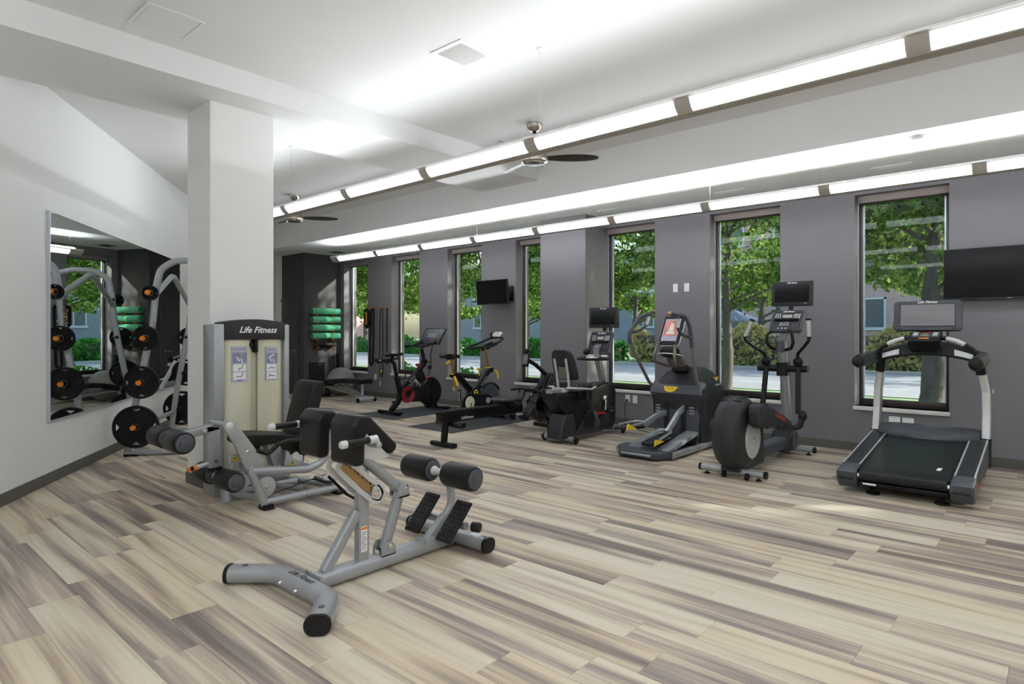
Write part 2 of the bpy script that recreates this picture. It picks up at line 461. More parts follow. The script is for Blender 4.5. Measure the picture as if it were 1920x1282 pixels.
# windows
def window(i, x0, x1):
    o = bpy.data.objects.new('window_%d' % i, None); COL.objects.link(o); o['kind'] = 'structure'
    o.location = ((x0+x1)/2, 8.25, ZS); o.empty_display_size = .1
    yf, yb = 8.25, 8.31
    f = MB(); fw = .045
    f.b2((x0,yf,ZS),(x0+fw,yb,ZH),.003).b2((x1-fw,yf,ZS),(x1,yb,ZH),.003).b2((x0+fw,yf,ZS),(x1-fw,yb,ZS+.075),.003).b2((x0+fw,yf,ZH-.06),(x1-fw,yb,ZH),.003)
    build('frame', f, BRONZE, o)
    t = MB().b2((x0+fw,yf+.03,ZS+.075),(x0+fw+.018,yb-.005,ZH-.06)).b2((x1-fw-.018,yf+.03,ZS+.075),(x1-fw,yb-.005,ZH-.06)).b2((x0,yf-.02,ZS),(x0+.012,yf,ZH)).b2((x1-.012,yf-.02,ZS),(x1,yf,ZH))
    build('glazing_bead', t, ALU, o)
    build('pane', MB().b2((x0+fw,yf+.028,ZS+.075),(x1-fw,yf+.032,ZH-.06)), GLASS, o, 0)
    build('sill', MB().b2((x0-.012,WY-.03,ZS-.045),(x1+.012,8.25,ZS),.004), STONE, o)
    s = build('roller_shade', MB().b2((x0+.012,8.175,ZH-.085),(x1-.012,8.245,ZH-.002),.006), SHADE, o)
    build('shade_bar', MB().cyl((x0+.02,8.225,ZH-.094),(x1-.02,8.225,ZH-.094),.009,seg=8), BRONZE, s)
for i, (a, b) in enumerate(WIN): window(i+1, a, b)

# door in the far corner
d = bpy.data.objects.new('door_1', None); COL.objects.link(d); d['kind'] = 'structure'; d.location = (-13.1, 7.15, 0)
build('door_leaf', MB().b2((-13.44,7.135,.008),(-12.80,7.15,2.1),.002), PAINT_D, d)
build('door_frame', MB().b2((-12.80,7.115,0),(-12.755,7.15,2.15),.003).b2((-13.455,7.115,2.1),(-12.80,7.15,2.15),.003), PAINT_D, d)
h = MB().cyl((-12.86,7.135,.99),(-12.86,7.125,.99),.032).cyl((-12.86,7.13,.99),(-12.86,7.075,.99),.011).tube([(-12.86,7.08,.99),(-12.99,7.08,.99)],.011)
build('door_handle', h, CHROME, d)
build('hinge', MB().cyl((-13.45,7.13,1.8),(-13.45,7.13,1.9),.012).cyl((-13.45,7.13,.25),(-13.45,7.13,.35),.012), CHROME, d)

# mirror on the left wall: three panels
s0, s1 = (Vector((-6.914,1.387,0))-LP).dot(LD), (Vector((-10.29,3.84,0))-LP).dot(LD)
t = thing('wall_mirror', 'wide frameless wall mirror in three panels on white wall behind plate rack', 'mirror', lw((s0+s1)/2, 0, .58))
pw = (s1-s0)/3
for k in range(3):
    a_, b_ = s0+k*pw+.0008, s0+(k+1)*pw-.0008
    off_ = lambda s: .005 + (s1-s)*math.tan(R(.3))        # the whole mirror stands a hair out of true
    build('mirror_panel', MB().add([lw(s, off, z) for s, e in ((a_, off_(a_)), (b_, off_(b_))) for off in (0, e) for z in (.58, 2.49)],
          [(0,1,3,2),(4,6,7,5),(0,4,5,1),(2,3,7,6),(0,2,6,4),(1,5,7,3)]), MIRROR, t, 0)
build('edge_channel', slab(s0-.010, s0, .575, 2.495, .0, .03), ALU, t, 0)
build('bottom_channel', slab(s0, s1, .566, .58, .0, .03), ALU, t, 0)

# ================================================================ CEILING FITTINGS
def pendant(y, xs0, xe, label, wires, dim):
    zt, zb = 2.892, 2.795
    root = thing('pendant_light', label, 'ceiling light', ((xs0+xe)/2, y, zb), 'long pendant lights')
    def prof(x):   # outer shell profile, near side to far side
        return [(x,y-.13,zt),(x,y-.13,zt-.012),(x,y-.112,zt-.018),(x,y-.10,zt-.045),(x,y-.075,zt-.075),(x,y-.04,zb),
                (x,y+.04,zb),(x,y+.075,zt-.075),(x,y+.10,zt-.045),(x,y+.112,zt-.018),(x,y+.13,zt-.012),(x,y+.13,zt),(x,y+.10,zt-.03),(x,y-.10,zt-.03)]
    build('housing', MB().loft([prof(xs0), prof(xe)]), LAMPG, root, 20)
    build('rail', MB().b2((xs0,y-.135,zt-.012),(xe,y-.118,zt+.004)).b2((xs0,y+.118,zt-.012),(xe,y+.135,zt+.004)), LAMPW, root, 0)
    build('end_cap', MB().prism([(p[1],p[2]) for p in prof(0)][:12],'x',xs0-.015,xs0), LAMPW, root, 0)
    if xe < 3: build('end_cap', MB().prism([(p[1],p[2]) for p in prof(0)][:12],'x',xe,xe+.015), LAMPW, root, 0)
    # lenses: one module every 1.27 m
    g = -.545 + 1.272*10
    while g > xs0 + .2:
        a, b = g-1.272+.055, g-.055
        if b <= xe and a >= xs0-.03:
            a = max(a, xs0+.004); m = MB()
            for sg in (-1, 1):
                P = [(.113,zt-.020),(.101,zt-.047),(.076,zt-.077),(.052,zt-.092)]
                Q = [(.109,zt-.020),(.097,zt-.045),(.073,zt-.073),(.052,zt-.086)]
                ring = [(y+sg*p, z) for p, z in P] + [(y+sg*p, z) for p, z in reversed(Q)]
                m.loft([[(x, p, z) for p, z in ring] for x in (a, b)])
            build('lens', m, LENS, root, 30)
        g -= 1.272
    for x in wires:
        build('suspension_wire', MB().cyl((x,y,zt-.03),(x,y,(CZ if y < SY else SZ)),.0022,seg=6), CHROME, root)
        build('ceiling_cup', MB().cyl((x,y,(CZ if y < SY else SZ)-.02),(x,y,(CZ if y < SY else SZ)),.022,seg=12,bev=.004), WHITE, root)
    # the tubes inside shine up out of the open top, thrown to the near side
    L = bpy.data.lights.new('uplight', 'AREA'); L.shape = 'RECTANGLE'; ln = xe-xs0-.1
    L.size = ln; L.size_y = .07; L.energy = LAMP_UP*ln*dim; L.color = (.92,.97,1.0)
    lo = bpy.data.objects.new('uplight', L); COL.objects.link(lo); lo.parent = root
    lo.location = (0, 0, zt+.022-zb)
    lo.rotation_euler = (R(180+42), 0, 0)
    return root
W0 = [-10.73, -6.9, -3.07, .76, 3.6]
pendant(6.93, -10.88, 4.0, 'long white pendant light hung beside the windows', W0, .75)
pendant(3.78, -8.30, 4.0, 'long grey pendant light hung across the middle of the room under fans', W0[1:], .36)
pendant(.63, -3.05, 4.0, 'added unseen pendant light behind the camera, filling the room with light', W0[3:], 1)  # extra row added out of view as fill light
pendant(-2.2, -.2, 4.0, 'added unseen pendant light near the back wall, filling the room with light', W0[3:], 1)  # second unseen row, also added only to brighten the room

def fan(x, y, ang, label):
    t = thing('ceiling_fan', label, 'ceiling fan', (x, y, CZ), 'three-blade ceiling fans')
    build('canopy', MB().lathe((x,y,CZ),(0,0,-1),[(.088,0),(.088,.012),(.080,.04),(.055,.068),(.03,.078)],24), BRUSHED, t)
    build('downrod', MB().cyl((x,y,CZ-.07),(x,y,3.32),.013), BRUSHED, t)
    build('rod_collar', MB().cyl((x,y,CZ-.10),(x,y,CZ-.075),.02).cyl((x,y,3.32),(x,y,3.35),.022), BLACKM, t)
    build('motor', MB().lathe((x,y,3.33),(0,0,-1),[(.03,0),(.09,.012),(.135,.045),(.148,.085),(.14,.115),(.115,.135)],28), BRUSHED, t)
    build('light_cover', MB().lathe((x,y,3.198),(0,0,-1),[(.118,-.005),(.11,.004),(.06,.012),(.001,.014)],24), BLADE, t)
    build('trim_ring', MB().torus((x,y,3.195),(0,0,1),.117,.006,28,6), CHROME, t)
    for k in range(3):
        a = R(ang + 120*k); u = Vector((math.cos(a), math.sin(a), 0)); v = Vector((-u.y, u.x, 0))
        rings = []
        for r, w_ in ((.13,.075),(.20,.105),(.32,.135),(.45,.145),(.56,.130),(.64,.095),(.685,.045)):
            c = Vector((x,y,3.255)) + u*r; tl = R(-15)
            e1 = (v*math.cos(tl) + Vector((0,0,1))*math.sin(tl))*(w_/2); e2 = Vector((0,0,.005))
            sh = v*(-.02*r)
            rings.append([c+sh-e1-e2*.2, c+sh-e2, c+sh+e1-e2*.2, c+sh+e1+e2*.2, c+sh+e2, c+sh-e1+e2*.2])
        build('fan_blade', MB().loft(rings), BLADE, t)
    return t
fan(-4.235, 5.127, 41, 'nickel ceiling fan with dark blades above the treadmill side, in front of the middle pendant')
fan(-9.34, 5.175, 53, 'nickel ceiling fan with dark blades just right of the white column')

# return grille
t = thing('return_grille', 'square white louvred return grille in the main ceiling', 'vent', (-3.6,3.45,CZ))
build('frame', MB().b2((-3.775,3.26,CZ-.008),(-3.42,3.30,CZ)).b2((-3.775,3.60,CZ-.008),(-3.42,3.64,CZ)).b2((-3.775,3.30,CZ-.008),(-3.735,3.60,CZ)).b2((-3.46,3.30,CZ-.008),(-3.42,3.60,CZ)), WHITE, t, 0)
build('backing', MB().b2((-3.735,3.30,CZ-.0015),(-3.46,3.60,CZ-.0005)), LAMPG, t, 0)
for k in range(15):
    y_ = 3.31+.02*k
    build('louvre', MB().box((-3.5975,y_,CZ-.006),(.272,.017,.0015),rx=-38), WHITE, t, 0)
t = thing('access_panel', 'white ceiling access panel flush in the plaster', 'access panel', (-4.82,1.68,CZ))
build('frame', MB().b2((-5.02,1.49,CZ-.006),(-4.62,1.51,CZ)).b2((-5.02,1.85,CZ-.006),(-4.62,1.87,CZ)).b2((-5.02,1.51,CZ-.006),(-5.0,1.85,CZ)).b2((-4.64,1.51,CZ-.006),(-4.62,1.85,CZ)), WHITE, t, 0)
build('panel', MB().b2((-4.995,1.515,CZ-.004),(-4.645,1.845,CZ)), PAINT_C, t, 0)
SL = [(-1.35,'treadmill'),(-3.09,'black elliptical'),(-4.85,'recumbent bike'),(-6.60,'rower'),(-8.31,'red-wheeled exercise bike'),(-10.13,'wall straps')]
ord_ = ['first','second','third','fourth','fifth','farthest']
for (x, nm), od in zip(SL, ord_):
    t = thing('slot_diffuser', '%s white slot diffuser from the right, above the %s' % (od, nm), 'vent', (x,7.58,SZ), 'slot diffusers in the soffit')
    build('frame', MB().b2((x-.19,7.535,SZ-.006),(x+.19,7.548,SZ)).b2((x-.19,7.612,SZ-.006),(x+.19,7.625,SZ)).b2((x-.19,7.548,SZ-.006),(x-.155,7.612,SZ)).b2((x+.155,7.548,SZ-.006),(x+.19,7.612,SZ)), LAMPW, t, 0)
    build('lens', MB().b2((x-.155,7.548,SZ-.004),(x+.155,7.612,SZ-.001)), WHITE, t, 0)
t = thing('smoke_detector', 'round white smoke detector on the low ceiling near the right edge', 'smoke detector', (-.97,6.62,SZ))
build('body', MB().lathe((-.97,6.62,SZ),(0,0,-1),[(.07,0),(.07,.012),(.058,.03),(.03,.04),(.001,.041)],24), WHITE, t)
build('base', MB().cyl((-.97,6.62,SZ-.008),(-.97,6.62,SZ),.078,seg=24), WHITE, t)
for x, y, l in ((-2.65,6.71,'ceiling sprinkler head above the black elliptical'),(-7.24,6.58,'ceiling sprinkler head above the small television'),(-12.14,6.8,'ceiling sprinkler head in front of the dark far corner')):
    t = thing('sprinkler', l, 'sprinkler', (x,y,SZ), 'sprinkler heads')
    build('escutcheon', MB().lathe((x,y,SZ),(0,0,-1),[(.036,0),(.034,.006),(.014,.012)],16), WHITE, t)
    build('head', MB().cyl((x,y,SZ-.01),(x,y,SZ-.035),.007,seg=8).cyl((x,y,SZ-.037),(x,y,SZ-.034),.018,seg=12).tube([(x-.012,y,SZ-.012),(x-.012,y,SZ-.034)],.002,6).tube([(x+.012,y,SZ-.012),(x+.012,y,SZ-.034)],.002,6), CHROME, t)
t = thing('ceiling_register', 'square grey ceiling register in the far corner above the yoga mats', 'vent', (-11.9,7.6,SZ))
build('frame', MB().b2((-12.05,7.45,SZ-.006),(-11.75,7.48,SZ)).b2((-12.05,7.72,SZ-.006),(-11.75,7.75,SZ)).b2((-12.05,7.48,SZ-.006),(-12.02,7.72,SZ)).b2((-11.78,7.48,SZ-.006),(-11.75,7.72,SZ)), LAMPG, t, 0)
for k in range(6): build('louvre', MB().box((-11.9,7.5+.04*k,SZ-.004),(.24,.03,.002),rx=30), PLAST_G, t, 0)

# ================================================================ OUTSIDE
def leaf_mat(name, c1, c2, c3):
    m = bpy.data.materials.new(name); m.use_nodes = True; t = m.node_tree; N = t.nodes; L = t.links
    N.remove(N['Principled BSDF'])
    ge = N.new('ShaderNodeNewGeometry'); nz = N.new('ShaderNodeTexNoise'); nz.inputs['Scale'].default_value = 3.5; nz.inputs['Detail'].default_value = 3
    L.new(ge.outputs['Position'], nz.inputs['Vector'])
    rp = N.new('ShaderNodeValToRGB'); L.new(nz.outputs[0], rp.inputs[0]); e = rp.color_ramp.elements
    e[0].position = .32; e[0].color = lin(c1); e[1].position = .68; e[1].color = lin(c3); q = e.new(.5); q.color = lin(c2)
    df = N.new('ShaderNodeBsdfDiffuse'); tl = N.new('ShaderNodeBsdfTranslucent'); mx = N.new('ShaderNodeMixShader'); mx.inputs[0].default_value = .42
    L.new(rp.outputs[0], df.inputs[0]); L.new(rp.outputs[0], tl.inputs[0]); L.new(df.outputs[0], mx.inputs[1]); L.new(tl.outputs[0], mx.inputs[2])
    L.new(mx.outputs[0], N['Material Output'].inputs[0]); return m
LEAF = leaf_mat('maple leaves', (56,82,42), (106,138,64), (194,214,112))
LEAF_H = leaf_mat('hedge leaves', (166,164,110), (208,196,136), (236,222,168))
LEAF_G = leaf_mat('green shrub leaves', (48,110,48), (86,160,70), (124,190,96))
GRASSM = mat('lawn', (146,172,120), .9, var=.25, scale=3, bump=.4, bscale=40)
ASPH = mat('pale asphalt road', (166,164,167), .85, var=.08, scale=2, bump=.1, bscale=60)
CURB = mat('concrete curb', (188,186,182), .8, var=.06, scale=4)
BARK = mat('tree bark', (104,94,90), .9, var=.25, scale=9, stretch=(1,1,.25), bump=.5, bscale=30)
BRICK = mat('mauve brick facade', (206,166,166), .85, var=.08, scale=1.5, bump=.1, bscale=30)
FACADE2 = mat('grey stucco facade', (150,152,162), .85, var=.06, scale=.6)
WINF = mat('white window frame', (214,214,220), .5, var=.03)
WGLASS = mat('reflective far glass', (84,90,102), .3, var=.15, scale=.8, spec=.8)
ROOFM = mat('standing seam roof', (118,126,138), .45, .2, var=.08)
def leaf_cloud(mb, rng, n, pos, size, lean=.5):
    for _ in range(n):
        c = pos(rng); q = Quaternion((rng.gauss(0,1), rng.gauss(0,1), rng.gauss(0,1), rng.gauss(0,1))); q.normalize()
        s = size*(.65 + .7*rng.random())
        P = [q @ Vector(p)*s for p in ((0,-.55,0),(.36,0,.12),(0,.6,0),(-.36,0,.12))]
        k = len(mb.v)
        mb.v += [tuple(c+p) for p in P]; mb.f += [(k,k+1,k+2),(k,k+2,k+3)]
def fast_build(name, mb, mt, parent, kind=None):
    me = bpy.data.meshes.new(name); off = root_loc(parent)
    me.from_pydata([(a-off.x,b-off.y,c-off.z) for a,b,c in mb.v], [], mb.f); me.update(); me.materials.append(mt)
    o = bpy.data.objects.new(name, me); COL.objects.link(o); o.parent = parent
    if kind: o['kind'] = kind
    return o
G0 = -.06
def tree(x, y, label, rng, zc=4.75, rad=2.8, n=11000, size=.135, th=.17, low=2.15, vr=2.6, group='street trees beyond the windows'):
    t = thing('street_tree', label, 'tree', (x,y,G0), group)
    tr = MB().tube([(x,y,G0-.05),(x+.04,y,1.0),(x-.03,y+.02,2.2),(x+.05,y,3.4),(x,y,zc+.4)], th, 12, fil=.6, scale=lambda u: 1.15-.75*u)
    tr.lathe((x,y,G0-.02),(0,0,1),[(th*1.7,0),(th*1.3,.08),(th*1.1,.25)],12)
    build('trunk', tr, BARK, t)
    ends = []
    for k in range(9):
        a = 2*math.pi*(k/9 + rng.random()*.08); z0 = 1.9 + .24*k; L_ = rad*(.55+.4*rng.random()); up = .35+.9*rng.random()
        p0 = Vector((x,y,z0)); p1 = p0 + Vector((math.cos(a)*L_*.5, math.sin(a)*L_*.5, up*.6)); p2 = p0 + Vector((math.cos(a+.25)*L_, math.sin(a+.25)*L_, up*.9))
        build('branch', MB().tube([p0,p1,p2], th*.30, 7, fil=.5, scale=lambda u: 1-.8*u), BARK, t); ends += [p1, p2, (p1+p2)/2]
    cl = []
    for _ in range(46):
        a = rng.random()*2*math.pi; rr_ = rad*math.sqrt(rng.random()); z = zc + (rng.random()*2-1)*vr*math.sqrt(max(0.05,1-(rr_/rad)**2)) 
        cl.append((Vector((x+rr_*math.cos(a), y+rr_*math.sin(a), max(low, z))), .45+.4*rng.random()))
    for e in ends: cl.append((e, .45))
    def pos(r):
        c, q = cl[r.randrange(len(cl))]
        v = Vector((r.gauss(0,1), r.gauss(0,1), r.gauss(0,.6))); v = v*(q*.62)
        return c + v
    f = MB(); leaf_cloud(f, rng, n, pos, size); fast_build('foliage', f, LEAF, t, 'stuff')
    return t
rng = random.Random(11)
TR = [(-1.9,14.5,'maple with thick trunk outside the window behind the treadmill'),(-6.3,15.2,'maple outside the window behind the black elliptical'),
      (-10.6,15.0,'maple outside the window behind the recumbent bike'),(-15.2,15.6,'slim maple outside the window behind the rower'),
      (-20.5,15.2,'maple outside the window behind the small television'),(-26,15.6,'maple outside the second window from the far corner'),
      (-32,16,'maple seen through the farthest window'),(2.6,15.4,'maple outside at the right end of the building'),(7.4,14.6,'added unseen maple past the right end of the room, shading the windows'),(12.2,15.2,'farthest added unseen maple to the right along the lawn, shading the windows')]  # last two maples added out of view to keep sun off the windows
for x, y, l in TR: tree(x, y, l, rng, th=.18 if x > -3 else .12, n=15000 if x > -3 else 12000, zc=6.0 if x > -3 else 4.35 if x > -7 else 4.7, vr=3.9 if x > -3 else 2.3 if x > -7 else 2.6, rad=2.1 if -3 < x < 0 else 2.7)
for i, x in enumerate((-44,-36,-27.5,-19,-11,-3,6,-58,-72)):
    tree(x, 30+rng.random()*3, ['leafy tree across the street, %s from the right' % q for q in ('eighth','seventh','sixth','fifth','fourth','third','first','ninth','tenth')][i],
         rng, zc=5.2, rad=3.8, n=4200, size=.28, th=.2, low=2.6, group='trees across the street')
def strip(name, label, cat, lo, hi, mt, kind=None):
    o = build(name, MB().b2(lo, hi), mt, None, 0, at=(lo[0],lo[1],lo[2]))
    o['kind'] = kind or 'structure'
    return o
strip('ground_lawn', '', '', (-120,8.6,-.4), (40,15.9,G0), GRASSM)
strip('ground_road', '', '', (-120,16.1,-.4), (40,25.6,G0-.06), ASPH)
strip('ground_far', '', '', (-120,25.9,-.4), (40,90,G0+.02), GRASSM)
strip('ground_curb', '', '', (-120,15.9,-.4), (40,16.1,G0+.02), CURB)
strip('ground_kerb', '', '', (-120,25.6,-.4), (40,25.9,G0+.06), CURB)
strip('ground_line', '', '', (-120,19.0,-.12), (40,19.12,G0-.055), WHITE)
def hedge(x0, x1, y, h, label, mt, n, group='clipped hedges across the street', size=.16, d=1.1):
    t = thing('hedge', label, 'hedge', ((x0+x1)/2, y, G0), group)
    f = MB()
    def pos(r):
        while True:
            u, v, z = r.random(), r.random()*2-1, r.random()
            bump = .82 + .18*math.sin(u*(x1-x0)*2.1+y) 
            if v*v + (z*.9)**4 < 1 and (abs(v) > .45 or z > .7): return Vector((x0+u*(x1-x0), y+v*d/2, G0+z*h*bump))
    leaf_cloud(f, rng, n, pos, size); fast_build('foliage', f, mt, t, 'stuff')
    build('inner_twigs', MB().b2((x0+.2,y-d*.3,G0),(x1-.2,y+d*.3,G0+h*.7),.1), BARK, t)
hedge(-16,-3, 27.3, 1.9, 'tall yellowish hedge across the street behind the black elliptical and treadmill', LEAF_H, 5200, size=.24)
hedge(-28,-16.6, 27.2, 1.15, 'low bright green hedge across the street behind the recumbent bike', LEAF_G, 3600, size=.24)
hedge(-46,-29, 27.2, 1.3, 'low green hedge across the street behind the small television', LEAF_G, 3600, size=.26)
hedge(-90,-47, 27.4, 1.6, 'long green hedge across the street beyond the far windows', LEAF_G, 3600, size=.34)
hedge(-2.5, 10, 26.9, 1.2, 'low green hedge across the street at the right', LEAF_G, 2500, size=.24)
hedge(-14.6,-9.8, 9.6, .72, 'dark clipped hedge under the two windows near the wall straps', LEAF_G, 3200, 'clipped hedges by the building', .09, .7)
# buildings across the street
def building(x0, x1, y, h, wall, label, rows, pitch, ww, wh, z0, dz):
    t = thing('building', label, 'building', ((x0+x1)/2, y, G0))
    build('wall', MB().b2((x0,y,G0),(x1,y+8,h)), wall, t, 0)
    build('cornice', MB().b2((x0-.2,y-.25,h-.5),(x1+.2,y,h)), WINF, t, 0)
    build('plinth', MB().b2((x0,y-.12,G0),(x1,y,.9)), FACADE2, t, 0)
    x = x0 + pitch*.5
    while x < x1 - ww*.5:
        for r in range(rows):
            zc = z0 + r*dz
            f = MB().b2((x-ww/2,y-.1,zc),(x-ww/2+.14,y,zc+wh)).b2((x+ww/2-.14,y-.1,zc),(x+ww/2,y,zc+wh)).b2((x-ww/2,y-.1,zc+wh-.14),(x+ww/2,y,zc+wh)).b2((x-ww/2-.1,y-.16,zc-.12),(x+ww/2+.1,y,zc+.1)).b2((x-.06,y-.08,zc),(x+.06,y,zc+wh))
            fo = build('window', f, WINF, t, 0)
            build('pane', MB().b2((x-ww/2+.14,y-.03,zc+.1),(x+ww/2-.14,y-.01,zc+wh-.14)), WGLASS, fo, 0)
        x += pitch
building(-24, 24, 52, 11.5, BRICK, 'mauve brick building with white framed windows beyond the treadmill window', 3, 5.2, 2.8, 2.3, 1.7, 3.5)
building(-66, -26, 58, 10, FACADE2, 'long grey building behind the trees beyond the middle windows', 2, 6, 2.6, 2.4, 2.0, 3.8)
building(-118, -70, 46, 11, BRICK, 'mauve building far down the street beyond the far windows', 3, 6, 2.6, 2.2, 1.8, 3.4)
# gazebo
gx, gy = -18.2, 44.0
t = thing('gazebo', 'small gazebo with grey seamed pyramid roof behind the yellowish hedge', 'gazebo', (gx,gy,G0))
ap = Vector((gx,gy,3.25)); cs = [Vector((gx+a*2.1,gy+b*2.1,2.2)) for a,b in ((-1,-1),(1,-1),(1,1),(-1,1))]
build('roof', MB().add([ap]+cs+[c-Vector((0,0,.14)) for c in cs], [(0,1,2),(0,2,3),(0,3,4),(0,4,1),(1,5,6,2),(2,6,7,3),(3,7,8,4),(4,8,5,1),(5,8,7,6)]), ROOFM, t, 0)
for k in range(4):
    a, b = cs[k], cs[(k+1)%4]
    for q in range(1, 8):
        f_ = q/8; e = a.lerp(b, f_); ht = ap.lerp((a+b)/2, abs(f_-.5)*2); ht = e.lerp(ap, 1-abs(f_-.5)*2)
        build('roof_seam', MB().tube([e+Vector((0,0,.03)), ht+Vector((0,0,.03))], .035, 4), WINF, t, 0)
for c in cs: build('post', MB().b2((c.x*.96+gx*.04-.07,c.y*.96+gy*.04-.07,G0),(c.x*.96+gx*.04+.07,c.y*.96+gy*.04+.07,2.1)), ROOFM, t, 0)
# ================================================================ HELPERS FOR THE MACHINES
def roller(parent, x0, x1, y, z, r, dish=True):
    o = build('roller_pad', MB().lathe((x0,y,z),(1,0,0),[(r*.72,0),(r*.93,.006),(r,.022),(r,x1-x0-.022),(r*.93,x1-x0-.006),(r*.72,x1-x0)],28), VINYL, parent)
    build('roller_cap', MB().lathe((x1,y,z),(1,0,0),[(r*.80,-.004),(r*.80,.003),(r*.74,.006),(r*.5,.006),(r*.48,.010),(r*.4,.014),(.001,.015)],24), PLAST_G, o)
    build('roller_cap', MB().lathe((x0,y,z),(-1,0,0),[(r*.80,-.004),(r*.80,.003),(r*.74,.006),(r*.5,.006),(.001,.008)],24), PLAST_M, o)
    return o
def bolt(mb, p, ax, r=.011, h=.008):
    return mb.lathe(p, ax, [(r,0),(r,h*.6),(r*.6,h),(.0005,h)], 10)
def grip(parent, p0, p1, r=.016, cap=SILVER_L, col=VINYL, nm='handle'):
    p0, p1 = Vector(p0), Vector(p1); d = (p1-p0).normalized()
    o = build(nm, MB().cyl(p0, p1, r, seg=14), col, parent)
    build('handle_cap', MB().lathe(p1, d, [(r*1.12,-.012),(r*1.12,.012),(r*.9,.02),(.001,.024)], 14), cap, o)
    build('handle_collar', MB().cyl(p0-d*.035, p0+d*.012, r*1.15, seg=14), cap, o)
    return o
def warn_tri(parent, c, n, up, s=.05):
    c, n, up = Vector(c), Vector(n).normalized(), Vector(up).normalized(); r = up.cross(n)
    def tri(k, off): return [c+n*off+up*(k*.6), c+n*off-up*(k*.4)+r*(k*.58), c+n*off-up*(k*.4)-r*(k*.58)]
    def pr(k, a, b): 
        A, B = tri(k, a), tri(k, b); return MB().add(A+B, [(0,1,2),(5,4,3),(0,3,4,1),(1,4,5,2),(2,5,3,0)])
    o = build('warning_label', pr(s, 0, .0008), LOGO_K, parent, 0)
    build('label_face', pr(s*.82, .0008, .0013), YELLOW, o, 0)
    m = MB().add([c+n*.0013+up*s*.22-r*s*.1, c+n*.0013+up*s*.12+r*s*.18, c+n*.0013-up*s*.12+r*s*.1, c+n*.0013-up*s*.2-r*s*.2,
                  c+n*.0018+up*s*.22-r*s*.1, c+n*.0018+up*s*.12+r*s*.18, c+n*.0018-up*s*.12+r*s*.1, c+n*.0018-up*s*.2-r*s*.2], [(4,5,6,7),(0,1,5,4),(1,2,6,5),(2,3,7,6),(3,0,4,7)])
    build('label_sign', m, LOGO_K, o, 0)

